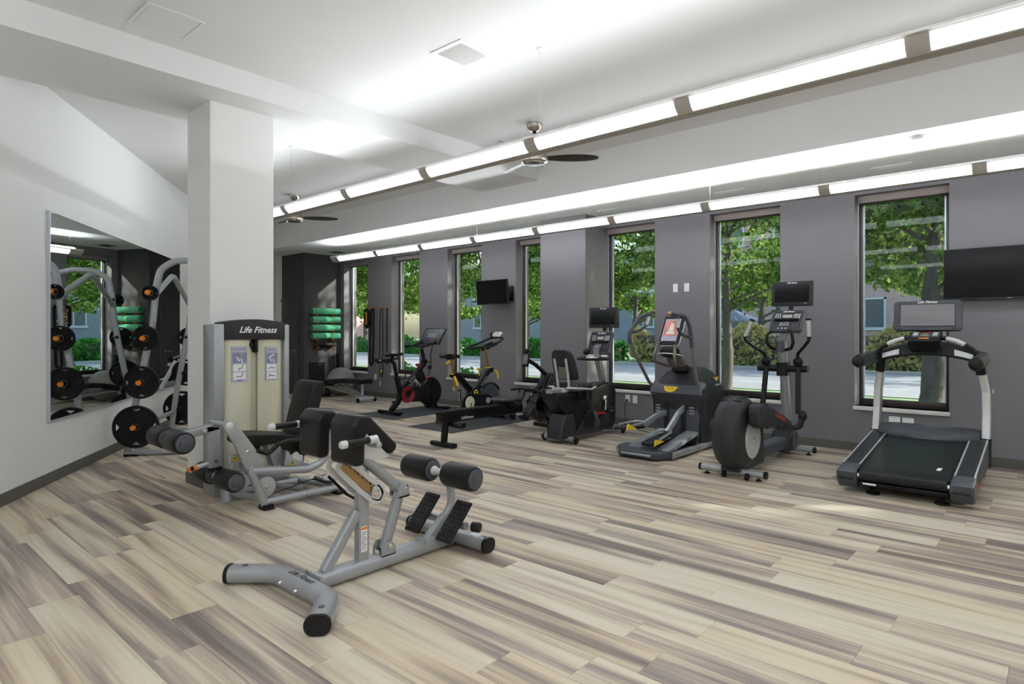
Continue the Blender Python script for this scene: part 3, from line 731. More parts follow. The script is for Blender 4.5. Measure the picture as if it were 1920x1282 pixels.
# ================================================================ 1  BACK EXTENSION BENCH (foreground)
def back_extension():
    t = thing('back_extension_bench', 'silver back extension bench with split black pads in the foreground', 'exercise bench', (-2.98,2.15,0))
    xc = -2.985
    P = [(-3.44,1.515,.052),(-3.24,1.70,.052),(-2.73,1.70,.052),(-2.53,1.515,.052)]
    ff = build('front_foot', MB().bar(P,.118,.088,.04,fil=.22,up=(0,0,1),n=5), SILVER, t, 40)
    for p, d in ((P[0],Vector((-.735,-.68,0))),(P[3],Vector((.735,-.68,0)))):
        p = Vector(p); d.normalize()
        build('end_cap', MB().bar([p-d*.012,p+d*.008],.124,.094,.043,up=(0,0,1),n=5), PLAST, ff, 40)
        build('cover_disc', MB().cyl(p-d*.09+Vector((0,0,.0435)),p-d*.09+Vector((0,0,.0455)),.017), PLAST_G, ff)
    for x in (-3.10,-2.94): build('bolt', bolt(MB(),(x,1.642,.055),(0,-1,0),.011,.016), CHROME, ff)
    build('logo', MB().text('Life Fitness',.052,(-2.995,1.70,.0962),(1,0,0),(0,1,0),.45,.0003,.03), LOGO_K, ff, 0)
    build('joint_plate', MB().box((xc,1.765,.055),(.15,.014,.09),.003), SILVER, t)
    build('main_beam', MB().bar([(xc,1.76,.05),(xc,2.78,.05)],.10,.086,.035,up=(0,0,1),n=5), SILVER, t, 40)
    build('brace', MB().bar([(xc,1.83,.085),(xc,2.035,.37)],.05,.058,.012,up=(0,0,1)), SILVER, t)
    po = build('post', MB().bar([(xc,2.068,.08),(xc,2.068,.60)],.056,.07,.01,up=(0,1,0)), SILVER, t)
    lab = build('safety_label', MB().b2((xc+.0285,2.045,.14),(xc+.0292,2.085,.285)), WHITE, po, 0)
    build('label_header', MB().b2((xc+.0292,2.047,.265),(xc+.0297,2.083,.281)), ORANGE, lab, 0)
    m = MB()
    for k in range(9): m.b2((xc+.0292,2.050,.153+.012*k),(xc+.0296,2.066+.012*(k%3)/2+.004,.156+.012*k))
    build('label_text', m, LOGO_K, lab, 0, kind='stuff')
    # slotted adjuster plates
    O = [(1.885,.665),(1.935,.70),(2.12,.53),(2.185,.50),(2.20,.44),(2.165,.395),(2.105,.41),(1.90,.59),(1.875,.62)]
    loop_ = [(1.895,.672),(1.935,.688),(2.10,.545),(2.165,.500),(2.188,.450),(2.160,.408),(2.112,.420),(2.03,.490),(1.915,.600),(1.880,.640)]
    for sx in (-1,1):
        pp = [(xc+sx*.046, p.x, p.y) for p in poly_fillet(loop_, .03, 3)]
        a = build('adjuster_plate', MB().sweep(pp, rrect(.030,.008,.002,2), (1,0,0), closed=True).prism([(2.11,.50),(2.15,.515),(2.19,.46),(2.16,.41),(2.10,.43)],'x',xc+sx*.046-.004,xc+sx*.046+.004,.0012,fil=.02), SILVER_L, t)
        build('plate_pin', bolt(MB(),(xc+sx*.05,2.135,.465),(sx,0,0),.022,.006), CHROME, a)
    O2 = [(1.93,.66)]
    for k in range(7):
        O2 += [(1.945+.026*k,.645-.0225*k),(1.952+.026*k,.662-.0225*k)]
    O2 += [(2.12,.49),(2.10,.46),(1.92,.61)]
    build('notched_rack', MB().prism(O2,'x',xc-.036,xc+.036), BRASS, t)
    build('release_lever', MB().bar([(xc-.075,1.90,.58),(xc-.075,2.02,.455),(xc-.03,2.05,.43)],.010,.016,.003), BLACKM, t)
    build('lean_post', MB().bar([(xc,2.225,.11),(xc,2.335,.42)],.05,.062,.016,up=(0,1,0)), SILVER, t)
    for (y,z,dy,dz) in ((2.225,.115,.10,.075),(2.338,.435,.085,.07)):
        lo = z < .3
        b = MB()
        for sx in (-1,1):
            b.prism([(y-dy/2,z-dz*.55),(y+dy/2,z-dz*.55),(y+dy/2,z+dz*.2),(y+dy*.2,z+dz*.6),(y-dy*.3,z+dz*.6),(y-dy/2,z+dz*.2)],'x',xc+sx*.04-.004,xc+sx*.04+.004,.001,fil=.012)
        b.b2((xc-.044,y-dy/2,z-dz*.55),(xc+.044,y+dy/2,z-dz*.4))
        bo = build('hinge_bracket', b, SILVER, t)
        build('bolt', bolt(MB(),(xc+.044,y+.012,z+.02),(1,0,0),.016,.006), CHROME, bo)
    build('bracket_sticker', MB().b2((xc-.02,2.1735,.085),(xc+.02,2.1745,.115)), WHITE, t, 0)
    build('long_tube', MB().tube([(xc,2.37,.415),(xc,2.03,.70)],.031,14), SILVER, t)
    build('tube_sleeve', MB().tube([(xc,2.36,.424),(xc,2.31,.466)],.036,14), SILVER, t)
    pad = [(1.80,.70),(1.797,.91),(1.835,.958),(1.90,.952),(2.085,.775),(2.04,.725),(1.875,.885),(1.868,.70)]
    for x0, x1 in ((-3.20,-2.995),(-2.885,-2.665)):
        p = build('hip_pad', MB().prism(pad,'x',x0,x1,.026,4,fil=.028), VINYL, t, 60)
        build('pad_plate', MB().prism([(1.872,.875),(2.035,.722),(1.95,.715),(1.872,.735)],'x',x0+.012,x1-.012,.003), SILVER_L, p)
        m = MB()
        for q in ((x0+.07,.0),(x1-.07,0)): bolt(m,(x1-.010,1.93+.03*(q[0]-x0)*5,.755),(1,0,0),.006,.004)
        build('pad_seam', MB().prism([(1.84,.72),(1.84,.93),(1.86,.93),(1.86,.72)],'x',x0-.001,x0+.0005), PLAST, p)
    build('cross_tube', MB().tube([(-3.25,1.90,.81),(-2.59,1.90,.81)],.018,12), SILVER, t)
    grip(t,(-2.60,1.855,.842),(-2.60,1.70,.838),.018)
    grip(t,(-3.245,1.82,.862),(-3.245,1.665,.862),.018)
    build('handle_stem', MB().tube([(-2.60,1.90,.81),(-2.60,1.89,.845),(-2.60,1.85,.842)],.014,10,fil=.02), SILVER_L, t)
    build('handle_stem', MB().tube([(-3.245,1.90,.81),(-3.245,1.87,.86),(-3.245,1.81,.862)],.014,10,fil=.02), SILVER_L, t)
    # ankle end
    build('rear_foot', MB().bar([(-3.425,2.80,.05),(-2.69,2.80,.05)],.10,.086,.035,up=(0,0,1),n=5), SILVER, t, 40)
    for x, d in ((-3.425,-1),(-2.69,1)):
        build('end_cap', MB().bar([(x-d*.01,2.80,.05),(x+d*.012,2.80,.05)],.106,.092,.038,up=(0,0,1),n=5), PLAST, t, 40)
    build('rear_sticker', MB().b2((-2.84,2.775,.0935),(-2.76,2.825,.0942)), WHITE, t, 0)
    build('cover_disc', MB().cyl((-2.72,2.80,.0935),(-2.72,2.80,.0945),.014), PLAST_G, t)
    build('saddle_plate', MB().b2((xc-.056,2.50,.06),(xc+.056,2.62,.099),.01), SILVER, t)
    build('plate_post', MB().bar([(xc,2.545,.08),(xc,2.70,.20)],.05,.05,.014,up=(0,0,1)), SILVER, t)
    build('roller_mast', MB().bar([(xc,2.67,.16),(xc,2.765,.25),(xc,2.755,.40),(xc,2.655,.492)],.042,.052,.016,fil=.14,up=(0,0,1)), SILVER, t, 40)
    build('roller_axle', MB().cyl((-3.07,2.66,.490),(-2.90,2.66,.490),.019).lathe((-3.06,2.66,.49),(1,0,0),[(.030,0),(.030,.03),(.02,.045)],14), SILVER_L, t)
    roller(t,-3.305,-3.055,2.66,.490,.077); roller(t,-2.915,-2.66,2.66,.490,.077)
    build('foot_crossbar', MB().tube([(-3.16,2.715,.165),(-2.80,2.715,.165)],.024,12), SILVER, t)
    build('adjust_knob', MB().cyl((-2.79,2.76,.155),(-2.735,2.775,.155),.032,seg=16,bev=.006), PLAST, t)
    for cx in (-3.135,-2.835):
        f = build('foot_plate', MB().box((cx,2.645,.205),(.135,.285,.020),.009,rx=47.5), PLAST, t)
        m = MB(); M = rotm(47.5)
        for i in range(4):
            for j in range(9):
                q = Vector((cx,2.645,.205)) + M @ Vector((-.048+.032*i,-.12+.03*j,.010))
                a = [q + M @ Vector(v) for v in ((-.011,-.009,0),(.011,-.009,0),(.011,.009,0),(-.011,.009,0),(0,0,.007))]
                m.add(a,[(0,1,4),(1,2,4),(2,3,4),(3,0,4)])
        build('tread_studs', m, PLAST, f, 0, kind='stuff')
back_extension()

# ================================================================ 2  LEG EXTENSION / CURL MACHINE
def leg_extension():
    t = thing('leg_curl_machine', 'silver leg extension machine with cream weight tower beside the white column', 'exercise machine', (-4.95,2.55,0))
    XF = -5.30                                   # face of the weight tower
    y0, y1 = 2.21, 2.885
    for a, b, nm in ((y0,y0+.088,'tower_upright'),(y1-.048,y1,'tower_upright')):
        build(nm, MB().b2((XF-.22,a,0),(XF+.004,b,1.455),.008), SILVER, t)
    H = []
    for k in range(13): H.append((2.298+(.54)*k/12, 1.472+.028*math.sin(math.pi*k/12)))
    head = build('tower_head', MB().prism([(2.298,1.322),(2.838,1.322)]+H[::-1],'x',XF-.20,XF+.012,.004), PLAST_M, t)
    build('logo', MB().text('Life Fitness',.075,(XF+.0135,2.585,1.405),(0,1,0),(0,0,1),.35,.0005,.02), LOGO_W, head, 0)
    m = MB()
    for y in (2.415,2.745):
        for z in (1.368,1.440): m.cyl((XF+.010,y,z),(XF+.0135,y,z),.010,seg=10)
    build('head_bolts', m, LOGO_K, head, kind='stuff')
    def shroud(a, b):
        ring = []
        for k in range(9):
            u = k/8; ring.append((a+(b-a)*u, XF-.045+.042*math.sin(math.pi*u)**.6))
        pts = [(x,y) for y,x in ring] + [(XF-.06,b),(XF-.06,a)]
        return MB().prism(pts,'z',.16,1.322)
    sh1 = build('shroud', shroud(2.30,2.545), IVORY, t, 50); sh2 = build('shroud', shroud(2.61,2.838), IVORY, t, 50)
    build('stack_back', MB().b2((XF-.21,2.30,.05),(XF-.19,2.84,1.32)).b2((XF-.10,2.545,.16),(XF-.085,2.62,1.24)), IVORY, t, 0)
    build('base_box', MB().b2((XF-.215,2.25,0),(XF+.06,2.87,.16),.01), SILVER, t)
    for k in range(14):
        build('stack_plate', MB().b2((XF-.16,2.335,.19+.048*k),(XF-.065,2.53,.234+.048*k),.003), BLACKM, t, 0)
    build('guide_rod', MB().cyl((XF-.11,2.39,.16),(XF-.11,2.39,1.33),.012), CHROME, t)
    build('guide_rod', MB().cyl((XF-.11,2.48,.16),(XF-.11,2.48,1.33),.012), CHROME, t)
    build('cable_pulley', MB().cyl((XF-.07,2.545,1.275),(XF-.03,2.545,1.275),.022).b2((XF-.06,2.57,1.21),(XF-.02,2.60,1.31),.004), BLACKM, t)
    for (a, b, z0_, z1_, nm, red) in ((2.36,2.495,.955,1.265,0,True),(2.66,2.775,.955,1.255,1,False)):
        sh = (sh1, sh2)[nm]; x = XF+.0005
        p = build('placard', MB().b2((x-.02,a,z0_),(x,b,z1_)), LABELP, sh, 0)
        build('placard_picture', MB().b2((x,a+.006,z1_-.145),(x+.0006,b-.004,z1_-.055)), LABELD, p, 0)
        build('placard_title', MB().text('LEG EXTENSION' if nm == 0 else 'LEG CURL',.0135,(x+.0003,(a+b)/2,z1_-.025),(0,1,0),(0,0,1),0,.0003), LOGO_K, p, 0)
        yc = (a+b)/2; zc = z1_-.10
        build('leg_drawing', MB().tube([(x,yc+.018,zc+.035),(x,yc-.025,zc+.004),(x,yc-.002,zc-.028)],.0075,6).tube([(x,yc+.012,zc-.005),(x,yc+.022,zc-.045)],.006,6), LOGO_W, p)
        if red: build('muscle_highlight', MB().tube([(x+.006,yc+.012,zc+.032),(x+.006,yc-.022,zc+.008)],.004,6), RED, p)
        for q in (0, 1):
            zz = z1_-.155-.07*q
            c = build('placard_step', MB().b2((x,a+.012,zz-.062),(x+.0006,b-.012,zz)), WHITE, p, 0)
            if nm == 0:
                fig = MB().tube([(x,yc+.026,zz-.010),(x,yc+.016,zz-.036),(x,yc-.006,zz-.036),(x,yc-(.006 if q==0 else .03),zz-(.055 if q==0 else .037))],.0032,5)
                fig.ball((x,yc+.028,zz-.005),.004,8,5)
            else:
                fig = MB().tube([(x,yc-.032,zz-.04),(x,yc-.012,zz-.028),(x,yc+.03,zz-.036)],.0032,5)
                if q: fig.tube([(x,yc-.012,zz-.028),(x,yc-.028,zz-.014)],.003,5)
            build('exercise_figure', fig, LOGO_K, c)
        build('placard_footer', MB().b2((x,yc-.02,z0_+.012),(x+.0005,yc+.02,z0_+.018)), LOGO_K, p, 0)
    # frame
    xr = -4.66
    build('front_leg', MB().tube([(xr,2.20,.36),(xr,2.335,.04)],.032,14), SILVER, t)
    build('foot_pad', MB().box((xr,2.345,.016),(.12,.09,.03),.014).box((xr,2.345,.034),(.10,.075,.012),.005), BLACKM, t)
    build('side_rail', MB().tube([(xr,2.34,.055),(xr,2.97,.055)],.031,14), SILVER, t)
    build('foot_pad', MB().box((xr,2.985,.016),(.12,.09,.03),.014), BLACKM, t)
    m = MB(); bolt(m,(xr+.03,2.66,.06),(1,0,0)); build('bolt', m, CHROME, t)
    m = MB(); bolt(m,(xr+.03,2.90,.06),(1,0,0)); build('bolt', m, CHROME, t)
    build('inner_rail', MB().tube([(-5.12,2.28,.055),(-5.12,2.98,.055)],.031,14), SILVER, t)
    build('front_stub', MB().lathe((-5.14,2.255,0),(0,0,1),[(.062,0),(.062,.012),(.055,.03),(.052,.15)],18), SILVER, t)
    build('cross_rail', MB().tube([(-5.3,2.83,.06),(xr,2.97,.06)],.026,12), SILVER, t)
    build('cross_rail', MB().tube([(-5.3,2.55,.07),(-4.75,2.72,.07)],.026,12), SILVER, t)
    build('floor_tube', MB().tube([(-5.14,2.27,.06),(xr-.1,2.36,.06)],.028,12), SILVER, t)
    build('seat_rail', MB().tube([(xr,2.19,.325),(xr,2.42,.29),(xr,2.70,.255),(xr,2.86,.30),(xr-.03,2.90,.52)],.032,14,fil=.12), SILVER, t, 40)
    build('pad_support', MB().bar([(xr-.03,2.90,.50),(-4.90,2.93,.60)],.05,.06,.01), SILVER, t)
    sp = build('slant_plate', MB().prism([(1.995,.70),(2.03,.735),(2.085,.72),(2.20,.56),(2.31,.40),(2.33,.335),(2.20,.335),(2.165,.36),(2.10,.52)],'x',xr-.012,xr+.02,.004,fil=.03), SILVER, t)
    build('pivot_cap', MB().lathe((xr+.02,2.05,.685),(1,0,0),[(.030,0),(.030,.004),(.022,.010),(.001,.011)],20), SILVER_L, sp)
    build('bolt', bolt(MB(),(xr+.02,2.185,.475),(1,0,0),.013,.01), CHROME, sp)
    build('pivot_shaft', MB().cyl((-4.97,2.05,.685),(xr-.012,2.05,.685),.02), SILVER, t)
    # seat
    S = [(2.20,.515),(2.215,.575),(2.275,.585),(2.45,.565),(2.70,.525),(2.72,.47),(2.45,.485),(2.26,.475)]
    build('seat_pad', MB().prism(S,'x',-5.05,-4.75,.03,4,fil=.03), VINYL, t, 60)
    build('seat_post', MB().prism([(2.43,.50),(2.52,.50),(2.62,.285),(2.50,.285)],'x',-4.94,-4.84,.006), SILVER, t)
    gs = build('gusset', MB().prism([(2.56,.42),(2.64,.33),(2.84,.245),(2.84,.22),(2.53,.27)],'x',xr-.10,xr-.085,.002), SILVER, t)
    warn_tri(gs,(xr-.0848,2.612,.305),(1,0,0),(0,0,1),.048)
    build('seat_gear', MB().cyl((-4.86,2.34,.36),(-4.82,2.34,.36),.05,seg=16).prism([(2.27,.47),(2.40,.47),(2.38,.26),(2.30,.26)],'x',-4.93,-4.87), BLACKM, t)
    hb = build('side_handle', MB().tube([(xr+.02,2.26,.475),(xr+.04,2.34,.438),(xr+.04,2.43,.505),(xr+.03,2.52,.518),(xr-.02,2.70,.50)],.018,12,fil=.05), VINYL, t, 40)
    B = [(2.66,.38),(2.655,.45),(2.80,.945),(2.845,.985),(2.99,.965),(3.01,.93),(2.88,.40),(2.83,.34)]
    build('back_pad', MB().prism([(2.67,.37),(2.66,.43),(2.80,.93),(2.835,.97),(2.90,.965),(2.915,.93),(2.775,.38),(2.745,.345)],'x',-5.06,-4.74,.03,4,fil=.035), VINYL, t, 60)
    build('back_frame', MB().bar([(-4.9,2.92,.90),(-4.9,2.80,.45),(-4.9,2.72,.27)],.08,.03,.006,fil=.05), SILVER, t)
    wh = build('range_wheel', MB().cyl((-4.80,2.66,.335),(-4.765,2.66,.335),.072,seg=28,bev=.006), BLACKM, t)
    build('wheel_face', MB().cyl((-4.765,2.66,.335),(-4.758,2.66,.335),.056,seg=24), SILVER_L, wh)
    pl = build('cable_wheel', MB().cyl((-4.80,2.40,.145),(-4.77,2.40,.145),.082,seg=32,bev=.003), SILVER_L, t)
    build('wheel_bolt', bolt(MB(),(-4.77,2.40,.145),(1,0,0),.014,.008), CHROME, pl)
    build('cable', MB().tube([(-4.785,2.42,.07),(-4.78,2.95,.155)],.0035,6), BLACKM, t)
    build('foot_step', MB().box((-4.72,2.90,.135),(.16,.13,.022),.008,rx=-12), SILVER, t)
    build('step_tread', MB().box((-4.72,2.885,.118),(.165,.135,.014),.006,rx=-12), BLACKM, t)
    # lever arm
    xa = -4.93
    lv = MB().bar([(xa,2.085,.655),(xa,1.86,.615),(xa,1.79,.598)],.07,.062,.01,fil=.03,up=(0,0,1))
    lv.prism([(1.985,.665),(2.09,.655),(2.105,.36),(2.08,.335),(2.01,.335)],'x',xa-.035,xa+.035,.008)
    la = build('lever_arm', lv, SILVER, t)
    build('bolt', bolt(MB(),(xa+.032,1.975,.632),(1,0,0),.012,.006), CHROME, la)
    build('cover_disc', MB().cyl((xa+.034,2.06,.385),(xa+.037,2.06,.385),.014), PLAST_G, la)
    build('lever_pad', MB().b2((xa-.04,2.0,.318),(xa+.04,2.11,.338),.006), BLACKM, la)
    build('adjust_pin', MB().cyl((xa,2.04,.375),(xa+.02,1.93,.362),.017).cyl((xa+.02,1.93,.362),(xa+.022,1.915,.360),.020), SILVER_L, la)
    build('pin_ring', MB().cyl((xa+.022,1.915,.360),(xa+.026,1.89,.357),.021), ORANGE, la)
    build('pin_knob', MB().cyl((xa+.026,1.89,.357),(xa+.030,1.865,.354),.016).cyl((xa+.030,1.865,.354),(xa+.031,1.862,.3538),.017), BLACKM, la)
    build('pin_tip', MB().cyl((xa+.031,1.864,.354),(xa+.033,1.852,.3525),.017), ORANGE, la)
    roller(t,-5.23,-4.99,1.745,.592,.080); roller(t,-4.93,-4.665,1.745,.592,.080)
    build('roller_axle', MB().cyl((-5.0,1.745,.592),(-4.92,1.745,.592),.03), SILVER_L, t)
    build('arm_boss', MB().lathe((xa-.06,1.79,.592),(1,0,0),[(.045,0),(.045,.10),(.03,.105)],16), SILVER, t)
    roller(t,-5.22,-4.985,2.075,.265,.078); roller(t,-4.90,-4.65,2.105,.250,.078)
    build('roller_axle', MB().cyl((-5.0,2.08,.262),(-4.89,2.10,.252),.028), SILVER_L, t)
    build('roller_drop', MB().bar([(xa,2.07,.34),(xa,2.09,.262)],.04,.03,.006,up=(0,1,0)), CHROME, t)
    cam_ = build('cam_plate', MB().prism([(2.075,.45),(2.20,.45),(2.23,.37),(2.18,.31),(2.10,.33)],'x',-4.76,-4.74,.003,fil=.02), SILVER, t)
    warn_tri(cam_,(-4.7395,2.135,.415),(1,0,0),(0,0,1),.05)
    m = MB(); 
    for y, z in ((2.12,.36),(2.17,.37),(2.17,.335)): bolt(m,(-4.74,y,z),(1,0,0),.011,.006)
    build('cam_bolts', m, CHROME, cam_, kind='stuff')
    build('cam_disc', MB().cyl((-4.83,2.20,.25),(-4.79,2.20,.25),.10,seg=28,bev=.004), SILVER_L, t)
leg_extension()

# ================================================================ 3  PLATE RACK BY THE MIRROR
def plate_rack():
    t = thing('plate_loaded_rack', 'tall silver curved-tube rack holding black plates in front of the wall mirror', 'weight rack', lw(1.5,.5,0))
    S0, S1 = .70, 2.22
    for s, dr in ((S0,-1),(S1,1)):
        foot = build('floor_rail', MB().bar([lw(s+.06*dr,.20,.035),lw(s+.06*dr,1.42,.035)],.07,.055,.02,up=(0,0,1)), SILVER, t)
        build('rail_pad', MB().bar([lw(s+.06*dr,.205,.012),lw(s+.06*dr,.34,.012)],.078,.022,.006,up=(0,0,1)), RUBBER, foot)
        pts = [lw(s+.05*dr,.23,.05),lw(s+.02*dr,.31,.62),lw(s,.47,1.50),lw(s,.50,1.86),lw(s,.55,2.11),lw(s,.70,2.205),lw(s,.95,2.22),lw(s,1.16,2.16),lw(s,1.24,1.95),lw(s+.02*dr,1.30,1.2),lw(s+.05*dr,1.36,.05)]
        up_ = build('upright', MB().bar(pts,.072,.06,.024,fil=.16,up=tuple(LD),n=4), SILVER, t, 40)
        m = MB()
        for k in range(6):
            u = k/5; p = lw(s-.036*1,.31+.16*u,.66+.85*u)
            m.lathe(p-LD*0 + LN*.03, LN, [(.010,0),(.008,.006),(.001,.007)], 8)
        build('rivets', m, SILVER_L, up_, kind='stuff')
    build('vee_brace', MB().tube([lw(S0,.485,1.80),lw((S0+S1)/2-.05,.47,2.085),lw((S0+S1)/2+.05,.47,2.085),lw(S1,.485,1.74)],.032,12,fil=.1), SILVER, t, 40)
    build('low_crossbar', MB().tube([lw(S0,.27,.30),lw(S1,.27,.30)],.028,12), SILVER, t)
    build('rear_crossbar', MB().tube([lw(S0,1.32,.25),lw(S1,1.32,.25)],.028,12), SILVER, t)
    build('logo', MB().text('Life Fitness',.065,lw(S0-.037,.425,1.60),(LN*.02+Vector((0,0,1))).normalized(),(LN*1.0).normalized()*-1 if False else LN*-1,.3,.0005,.02), LOGO_K, t, 0)
    pegs = [(.34,.335,.236),(.395,.828,.182),(.435,1.32,.138),(.485,1.826,.083)]
    names = ['largest','second largest','third largest','smallest']
    hts = ['lowest','second lowest','second highest','highest']
    for s, dr, side in ((S0,-1,'near'),(S1,1,'far')):
        for k, (off, z, r) in enumerate(pegs):
            a = lw(s+.03*dr, off, z); d = LD*dr
            pg = build('storage_peg', MB().cyl(a-d*.06, a+d*.205, .0235, seg=14), BLACKM, t)
            build('peg_end', MB().lathe(a+d*.205, d, [(.027,-.022),(.027,.008),(.022,.012),(.001,.013)], 16), ORANGE, pg)
            # the plate itself hangs on the peg: a thing of its own
            c = a + d*.10
            p = thing('weight_plate', 'round black weight plate on the %s peg at the %s end of the rack' % (hts[k], side), 'weight plate', c, 'weight plates on the rack')
            plate_geo(p, c, d, r)
def plate_geo(root, c, d, r):
    th = .05 if r > .1 else .04
    a = Vector((0,0,1)); b = d.cross(a).normalized(); N = 30
    rim = MB()
    # rim ring: solid of revolution
    pr = [(r*.985,-th/2),(r,-th*.3),(r,th*.3),(r*.985,th/2),(r*.90,th/2),(r*.86,th*.18),(r*.86,-th*.18),(r*.90,-th/2)]
    vs = []; fs = []
    for q, h in pr:
        for k in range(N):
            g = 2*math.pi*k/N; vs.append(c + d*h + (a*math.cos(g)+b*math.sin(g))*q)
    n = len(pr)
    for i in range(n):
        j = (i+1) % n
        for k in range(N):
            l = (k+1) % N; fs.append((i*N+k,i*N+l,j*N+l,j*N+k))
    build('rim', rim.add(vs, fs), RUBBER, root, 40)
    # web with four grip slots
    web = MB(); k4 = 4
    for q in range(k4):
        g0 = 2*math.pi*q/k4 + R(26); g1 = 2*math.pi*(q+1)/k4 - R(26)
        ring_o = [g0 + (g1-g0)*i/6 for i in range(7)]
        P = [(r*.87*math.cos(g), r*.87*math.sin(g)) for g in ring_o] + [(r*.28*math.cos(g), r*.28*math.sin(g)) for g in reversed(ring_o)]
        A = [c + d*th*.3 + a*x + b*y for x, y in P]; B = [c - d*th*.3 + a*x + b*y for x, y in P]
        m_ = len(P); web.add(A+B, [tuple(range(m_)), tuple(range(2*m_-1,m_-1,-1))] + [(i,(i+1)%m_,m_+(i+1)%m_,m_+i) for i in range(m_)])
        # narrow bridge across the slot (inner part), leaving a window near the rim
        h0, h1 = 2*math.pi*q/k4 - R(27), 2*math.pi*q/k4 + R(27)
        ro = [h0 + (h1-h0)*i/4 for i in range(5)]
        P = [(r*.66*math.cos(g), r*.66*math.sin(g)) for g in ro] + [(r*.26*math.cos(g), r*.26*math.sin(g)) for g in reversed(ro)]
        A = [c + d*th*.16 + a*x + b*y for x, y in P]; B = [c - d*th*.16 + a*x + b*y for x, y in P]
        m_ = len(P); web.add(A+B, [tuple(range(m_)), tuple(range(2*m_-1,m_-1,-1))] + [(i,(i+1)%m_,m_+(i+1)%m_,m_+i) for i in range(m_)])
        hm = (h0+h1)/2
        for e0, e1 in ((h0, h0+R(13)), (h1, h1-R(13))):
            P = [(k_*r*math.cos(g), k_*r*math.sin(g)) for k_, g in ((.62,e0),(.885,e0),(.875,e1),(.70,hm),(.62,hm))]
            A = [c + d*th*.15 + a*x + b*y for x, y in P]; B = [c - d*th*.15 + a*x + b*y for x, y in P]
            web.add(A+B, [(0,1,2,3,4),(9,8,7,6,5)] + [(i,(i+1)%5,5+(i+1)%5,5+i) for i in range(5)])
    build('web', web, RUBBER, root, 30)
    build('hub', MB().ring(c - d*th*.42, c + d*th*.42, r*.29 if r > .1 else .04, .0255, 20), RUBBER, root, 30)
    build('hub_sleeve', MB().torus(c + d*th*.43, d, .036 if r > .1 else .032, .0035, 22, 6), BRASS, root, 30)
plate_rack()
def keypad(parent, o, r, u, n, cols, rows, dx, dz, s, mt=LOGO_W, nm='keypad'):
    o, r, u, n = Vector(o), Vector(r).normalized(), Vector(u).normalized(), Vector(n).normalized(); m = MB()
    for i in range(cols):
        for j in range(rows):
            c = o + r*(i-(cols-1)/2)*dx + u*(j-(rows-1)/2)*dz
            A = [c - r*s/2 - u*s/2, c + r*s/2 - u*s/2, c + r*s/2 + u*s/2, c - r*s/2 + u*s/2]
            m.add(A + [a + n*.001 for a in A], [(4,5,6,7),(0,1,5,4),(1,2,6,5),(2,3,7,6),(3,0,4,7)])
    return build(nm, m, mt, parent, 0, kind='stuff')
def panel(parent, nm, c, w, h, th, tilt, mt, bev=.006, rz=0):
    # slab in the X-Z plane leaning back by tilt; returns object and a face-point function
    M = rotm(-tilt, 0, rz); c = Vector(c)
    ol = [(p[0]*1.0, p[1]) for p in rrect(w, h, min(w,h)*.12 if bev > .004 else .004, 4)]
    m = MB().prism([(x, z) for x, z in ol], 'y', -th/2, th/2, min(bev, th*.4))
    m.v = [tuple(c + M @ Vector(v)) for v in m.v]
    o = build(nm, m, mt, parent)
    return o, (lambda x, z, d=0: c + M @ Vector((x, -th/2 - d, z))), M @ Vector((1,0,0)), M @ Vector((0,0,1)), M @ Vector((0,-1,0))
def face_rect(parent, nm, P, x0, x1, z0, z1, d0, d1, mt, kind=None):
    A = [P(x0,z0,d0),P(x1,z0,d0),P(x1,z1,d0),P(x0,z1,d0)]; B = [P(x0,z0,d1),P(x1,z0,d1),P(x1,z1,d1),P(x0,z1,d1)]
    return build(nm, MB().add(A+B, [(4,5,6,7),(0,1,5,4),(1,2,6,5),(2,3,7,6),(3,0,4,7)]), mt, parent, 0)
def lf_logo(parent, c, r, u, size, mt=LOGO_W):
    return build('logo', MB().text('Life Fitness', size, c, r, u, .4, .0004, .025), mt, parent, 0)

